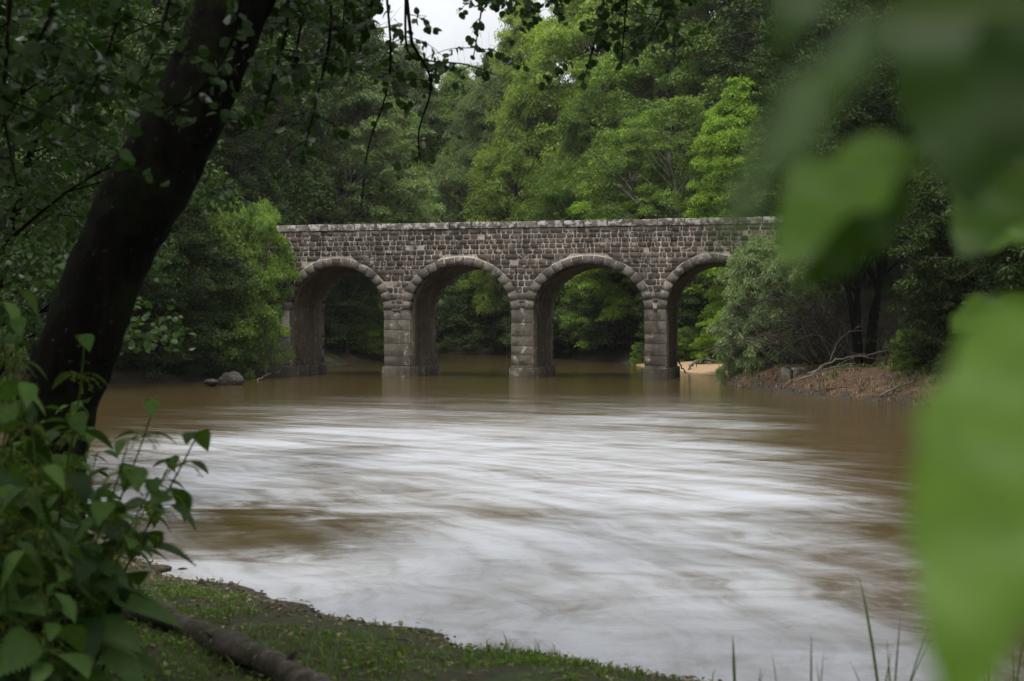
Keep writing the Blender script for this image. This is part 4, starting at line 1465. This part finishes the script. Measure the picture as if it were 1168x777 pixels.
ok = sdist(x, y) > .05
x, y = x[ok], y[ok]
for a, b in zip(x, y):
    z = gz(a, b)
    az, ln = rs.uniform(0, 6.28), rs.uniform(.05, .2)
    tube(mb, [(a, b, z + .006), (a + math.cos(az) * ln * .5, b + math.sin(az) * ln * .5, z + .02), (a + math.cos(az) * ln, b + math.sin(az) * ln, z + .01)], .002, 4, tint=rs.uniform(0, 1), rs=rs)
tag(mb.build('leaf_litter', M['straw']), 'dead leaves, straw and twigs strewn along the near waterline', 'litter', kind='stuff')
mb = MB()
k = 2600
x = rs.uniform(-3.6, 2.4, k); y = rs.uniform(5.5, 12, k)
d = sdist(x, y)
ok = (d > -.15) & (d < .38) & (rs.uniform(0, 1, k) < .35 + .6 * wob(x, y, 4.1))
for a_, b_ in zip(x[ok], y[ok]):
    r_ = rs.uniform(.006, .02) * (1 + 1.2 * (rs.uniform() < .08))
    nb = 7
    th2 = np.linspace(0, 6.2832, nb, endpoint=False)
    ring1 = np.stack([np.cos(th2), np.sin(th2), np.full(nb, .0)], 1) * rs.uniform(.75, 1.15, (nb, 1)) * np.array([1.2, .9, 1])
    ring2 = ring1 * .62 + np.array([0, 0, .5])
    v = np.concatenate([ring1, ring2, [[0, 0, .62]]]) * r_ + np.array([a_, b_, max(gz(a_, b_), -.012)])
    q = [[e, (e + 1) % nb, nb + (e + 1) % nb, nb + e] for e in range(nb)]
    t3 = [[nb + e, nb + (e + 1) % nb, 2 * nb] for e in range(nb)]
    mb.add(v, [np.array(q), np.array(t3)], rs.uniform(0, 1))
tag(mb.build('pebbles', M['rock'], None, True), 'small dark pebbles along the near waterline', 'pebbles', kind='stuff')
# litter and dry grass on the right clay bank
mb = MB()
k = 26000
x = rs.uniform(5.5, 14, k); y = rs.uniform(33, 48, k)
d = sdist(x, y)
pt = wob(x, y, 2.1) * .5 + wob(x, y, 5.3) * .4
ok = (d > -.05) & (d < 5) & (rs.uniform(0, 1, k) < .25 + .5 * (d < .8) + .7 * pt)
x, y, d = x[ok], y[ok], d[ok]
k = len(x)
blade_field(mb, rs, x, y, ground(x, y) - .01, rs.uniform(.03, .16, k), rs.uniform(.006, .016, k), rs.uniform(0, 1, k) ** 1.5, 2.2)
for q in range(170):
    a_, b_ = rs.uniform(6, 12), rs.uniform(34, 46)
    if not 0 < sdist([a_], [b_])[0] < (1.0 if q % 3 else 3.5):
        continue
    z = gz(a_, b_); az = rs.normal(.1, .6); ln = rs.uniform(.3, 1.3)
    tube(mb, smooth_path([(a_, b_, z + .02), (a_ + math.cos(az) * ln * .5, b_ + math.sin(az) * ln * .5, z + rs.uniform(.03, .18)), (a_ + math.cos(az) * ln, b_ + math.sin(az) * ln, gz(a_ + math.cos(az) * ln, b_ + math.sin(az) * ln) + .04)], 6), np.linspace(.016, .006, 6), 4, tint=rs.uniform(0, .8), rs=rs)
tag(mb.build('dry_grass', M['straw']), 'dry grass and flood litter on the clay bank', 'dry grass', kind='stuff')
mb = MB()
k = 7000
x = rs.uniform(5.5, 14, k); y = rs.uniform(33, 48, k)
d = sdist(x, y)
pt = wob(x, y, 1.3) + .6 * wob(y, x, 3.7)
ok = (d > .5) & (d < 6) & (pt > .35)
x, y = x[ok], y[ok]
k = len(x)
blade_field(mb, rs, x, y, ground(x, y) - .01, rs.uniform(.08, .30, k), rs.uniform(.010, .022, k), rs.uniform(0, 1, k), .9)
tag(mb.build('bank_grass', M['grass']), 'green grass and weeds in patches on the clay bank', 'grass', kind='stuff')


def tall_grass(name, x, y, blades, lab, seed):
    rs = np.random.RandomState(seed)
    z = gz(x, y)
    mb = MB()
    for (dx, h, lx, w, tn) in blades:
        n = 14
        u = np.linspace(0, 1, n)
        P_ = np.stack([dx + lx * u ** 1.7, .03 * rs.normal() + .06 * rs.normal() * u, h * u], 1)
        ww = w * np.clip((1 - u) * 4, 0, 1) ** .7 * (1 - .3 * u)
        sd = np.array([.85, .5, 0])
        v = np.concatenate([P_ - ww[:, None] * sd, P_ + np.array([0, w * .6, 0]), P_ + ww[:, None] * sd])
        q = [[k, k + 1, n + k + 1, n + k] for k in range(n - 1)] + [[n + k, n + k + 1, 2 * n + k + 1, 2 * n + k] for k in range(n - 1)]
        mb.add(v, np.array(q), tn)
    o = mb.build(name, M['grass'], None, True, (x, y, z))
    tag(o, lab, 'grass tuft', 'tall grass tufts on the near shore')


def xat(px, Yd): return (px - CX) / FPX * Yd


tall_grass('grass_tuft', xat(1012, 5.2), 5.2, [(.0, .73, -.10, .009, .5), (.01, .60, .02, .006, .35), (.02, .52, -.05, .006, .45), (.03, .50, .14, .005, .5), (-.02, .42, -.12, .005, .3), (.04, .58, .10, .005, .4), (-.04, .46, .05, .006, .6)], 'tall grass tuft with the longest arching blade, beside the big blurred leaf', 1)
tall_grass('grass_tuft', xat(925, 5.3), 5.3, [(.0, .50, .0, .006, .45), (.02, .42, .04, .004, .3), (-.12, .46, -.05, .003, .7), (.05, .4, -.04, .004, .4)], 'small tuft with one upright blade between the other two tufts', 2)
tall_grass('grass_tuft', xat(843, 5.3), 5.3, [(.0, .46, -.01, .010, .4), (.02, .37, .06, .005, .3), (.06, .36, .02, .006, .35)], 'short tuft with one broad blade at the bottom edge, left of the others', 3)
tall_grass('grass_tuft', xat(1125, 5.0), 5.0, [(.0, .62, .05, .007, .5), (.03, .56, -.06, .006, .4), (-.06, .50, -.1, .006, .5), (.08, .6, .08, .007, .45), (.1, .52, -.02, .006, .3), (-.1, .48, .03, .005, .6)], 'grass tuft under the lower right corner of the big blurred leaf', 4)

# ------------------------------------------------------------------ leafy shoot right beside the camera
b = np.array([.50, .86, gz(.50, .86)])
shoot = empty('leafy_shoot', b)
tag(shoot, 'leafy shoot with big soft green leaves close by at the right', 'shoot')
mb = MB()
SP = smooth_path([(0, 0, -.05), (-.03, 0, .6), (-.06, -.02, 1.2), (-.05, -.05, 1.6), (-.08, -.12, 1.95)], 30)
tube(mb, SP, np.linspace(.009, .004, 30), 8, rs=rs)
LV = [  # base (px,row,Y), tip (px,row,Y), width factor, tint (lowest: shade painted into the leaf), facing
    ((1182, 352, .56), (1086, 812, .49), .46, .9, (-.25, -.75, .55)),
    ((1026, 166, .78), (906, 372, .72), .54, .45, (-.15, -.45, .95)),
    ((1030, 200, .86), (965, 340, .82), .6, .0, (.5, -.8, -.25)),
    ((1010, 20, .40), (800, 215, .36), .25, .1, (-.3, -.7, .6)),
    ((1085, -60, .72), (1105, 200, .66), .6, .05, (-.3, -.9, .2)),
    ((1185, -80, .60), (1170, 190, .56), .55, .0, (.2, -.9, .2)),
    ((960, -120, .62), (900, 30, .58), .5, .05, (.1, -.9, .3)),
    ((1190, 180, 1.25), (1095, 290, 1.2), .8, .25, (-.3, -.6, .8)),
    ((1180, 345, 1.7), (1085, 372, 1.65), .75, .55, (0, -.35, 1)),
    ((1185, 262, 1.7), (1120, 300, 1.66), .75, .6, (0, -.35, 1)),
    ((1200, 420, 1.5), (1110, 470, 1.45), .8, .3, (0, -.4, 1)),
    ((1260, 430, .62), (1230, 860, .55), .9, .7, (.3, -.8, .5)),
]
lm = []
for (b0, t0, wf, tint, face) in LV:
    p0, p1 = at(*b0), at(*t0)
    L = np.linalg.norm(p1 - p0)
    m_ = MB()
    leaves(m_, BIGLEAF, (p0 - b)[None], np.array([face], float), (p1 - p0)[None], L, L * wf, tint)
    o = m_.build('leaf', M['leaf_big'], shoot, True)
    # stalk from the stem to the leaf
    k = int(np.argmin(np.linalg.norm(SP - (p0 - b) - np.array([0, 0, -.05]), axis=1)))
    tube(mb, smooth_path([SP[k], (SP[k] + p0 - b) / 2 + np.array([.01, .01, .02]), p0 - b], 9), np.linspace(.003, .0016, 9), 5, rs=rs)
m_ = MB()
for k in range(24):       # unseen leaves added over the frame to shade the upper leaves
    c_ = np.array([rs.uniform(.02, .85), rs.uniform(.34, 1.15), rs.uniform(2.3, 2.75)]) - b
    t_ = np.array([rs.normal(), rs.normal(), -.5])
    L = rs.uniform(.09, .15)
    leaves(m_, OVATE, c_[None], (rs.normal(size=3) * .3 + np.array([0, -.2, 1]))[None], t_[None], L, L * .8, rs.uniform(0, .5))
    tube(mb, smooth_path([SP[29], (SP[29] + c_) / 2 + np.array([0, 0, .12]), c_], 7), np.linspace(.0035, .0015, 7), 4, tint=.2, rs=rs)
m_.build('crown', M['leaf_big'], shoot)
mb.build('stem', M['flower'], shoot, True)

# ------------------------------------------------------------------ moist valley air
m, nt, out = newmat('haze')
pv = N(nt, 'ShaderNodeVolumePrincipled')
pv.inputs['Color'].default_value = (.92, .94, .92, 1)
pv.inputs['Density'].default_value = .00016
pv.inputs['Anisotropy'].default_value = .2
nt.links.new(pv.outputs[0], out.inputs['Volume'])
mb = MB()
box(mb, (-325, -65, -4), (325, 425, 62), .5)
hz = mb.build('haze', m)
tag(hz, 'thin moist air over the river that softens the far trees', 'haze', kind='stuff')

# ------------------------------------------------------------------ light, sky, camera
EL, AZ = math.radians(63), math.radians(197)       # sun behind the camera, a little left; azimuth clockwise from +Y
sd = Vector((math.sin(AZ) * math.cos(EL), math.cos(AZ) * math.cos(EL), math.sin(EL)))
sun = bpy.data.lights.new('sun', 'SUN')
sun.energy = 1.5
sun.angle = math.radians(12)
sun.color = (1.0, .96, .90)
so = bpy.data.objects.new('sun', sun)
COL.objects.link(so)
so.rotation_euler = (-sd).to_track_quat('-Z', 'Y').to_euler()

w = bpy.data.worlds.new('World')
SC.world = w
w.use_nodes = True
nt = w.node_tree
bg = nt.nodes['Background']
sky = nt.nodes.new('ShaderNodeTexSky')
sky.sky_type = 'NISHITA'
sky.sun_disc = False
sky.sun_elevation = EL
sky.sun_rotation = AZ
sky.air_density = 1.0
sky.dust_density = 3.0
tc = nt.nodes.new('ShaderNodeTexCoord')
cl = noise(nt, tc.outputs['Generated'], 2.2, 5, .6, .4)
cloud = ramp(nt, [(.35, (6.5, 6.6, 6.8)), (.7, (10.5, 10.5, 10.5))], cl).outputs[0]
sz = N(nt, 'ShaderNodeSeparateXYZ')
nt.links.new(tc.outputs['Generated'], sz.inputs[0])
lum = N(nt, 'ShaderNodeMapRange', i_1=0.0, i_2=1.0, i_3=.30, i_4=1.65)      # an overcast sky is brighter overhead
nt.links.new(sz.outputs[2], lum.inputs[0])
cloud = mixc(nt, 1.0, cloud, lum.outputs[0], 'MULTIPLY')
nt.links.new(mixc(nt, .9, sky.outputs[0], cloud), bg.inputs[0])
bg.inputs[1].default_value = .12

cam = bpy.data.cameras.new('camera')
cam.sensor_width = 36.0
cam.lens = FPX / 1168 * 36.0
cam.clip_start = .05
cam.clip_end = 1000
cam.dof.use_dof = True
cam.dof.focus_distance = 32.0
cam.dof.aperture_fstop = 3.6
co = bpy.data.objects.new('camera', cam)
COL.objects.link(co)
co.location = (0, 0, HC)
co.rotation_euler = (math.radians(90) - math.atan((388.5 - HY) / FPX), 0, 0)
SC.camera = co

SC.view_settings.view_transform = 'Standard'
SC.view_settings.look = 'None'
SC.view_settings.gamma = 1
SC.view_settings.exposure = 0.85
c = SC.cycles
c.max_bounces = 7
c.diffuse_bounces = 4
c.glossy_bounces = 2
c.transmission_bounces = 4
c.use_denoising = True
c.caustics_reflective = False
c.caustics_refractive = False
c.sample_clamp_indirect = 6
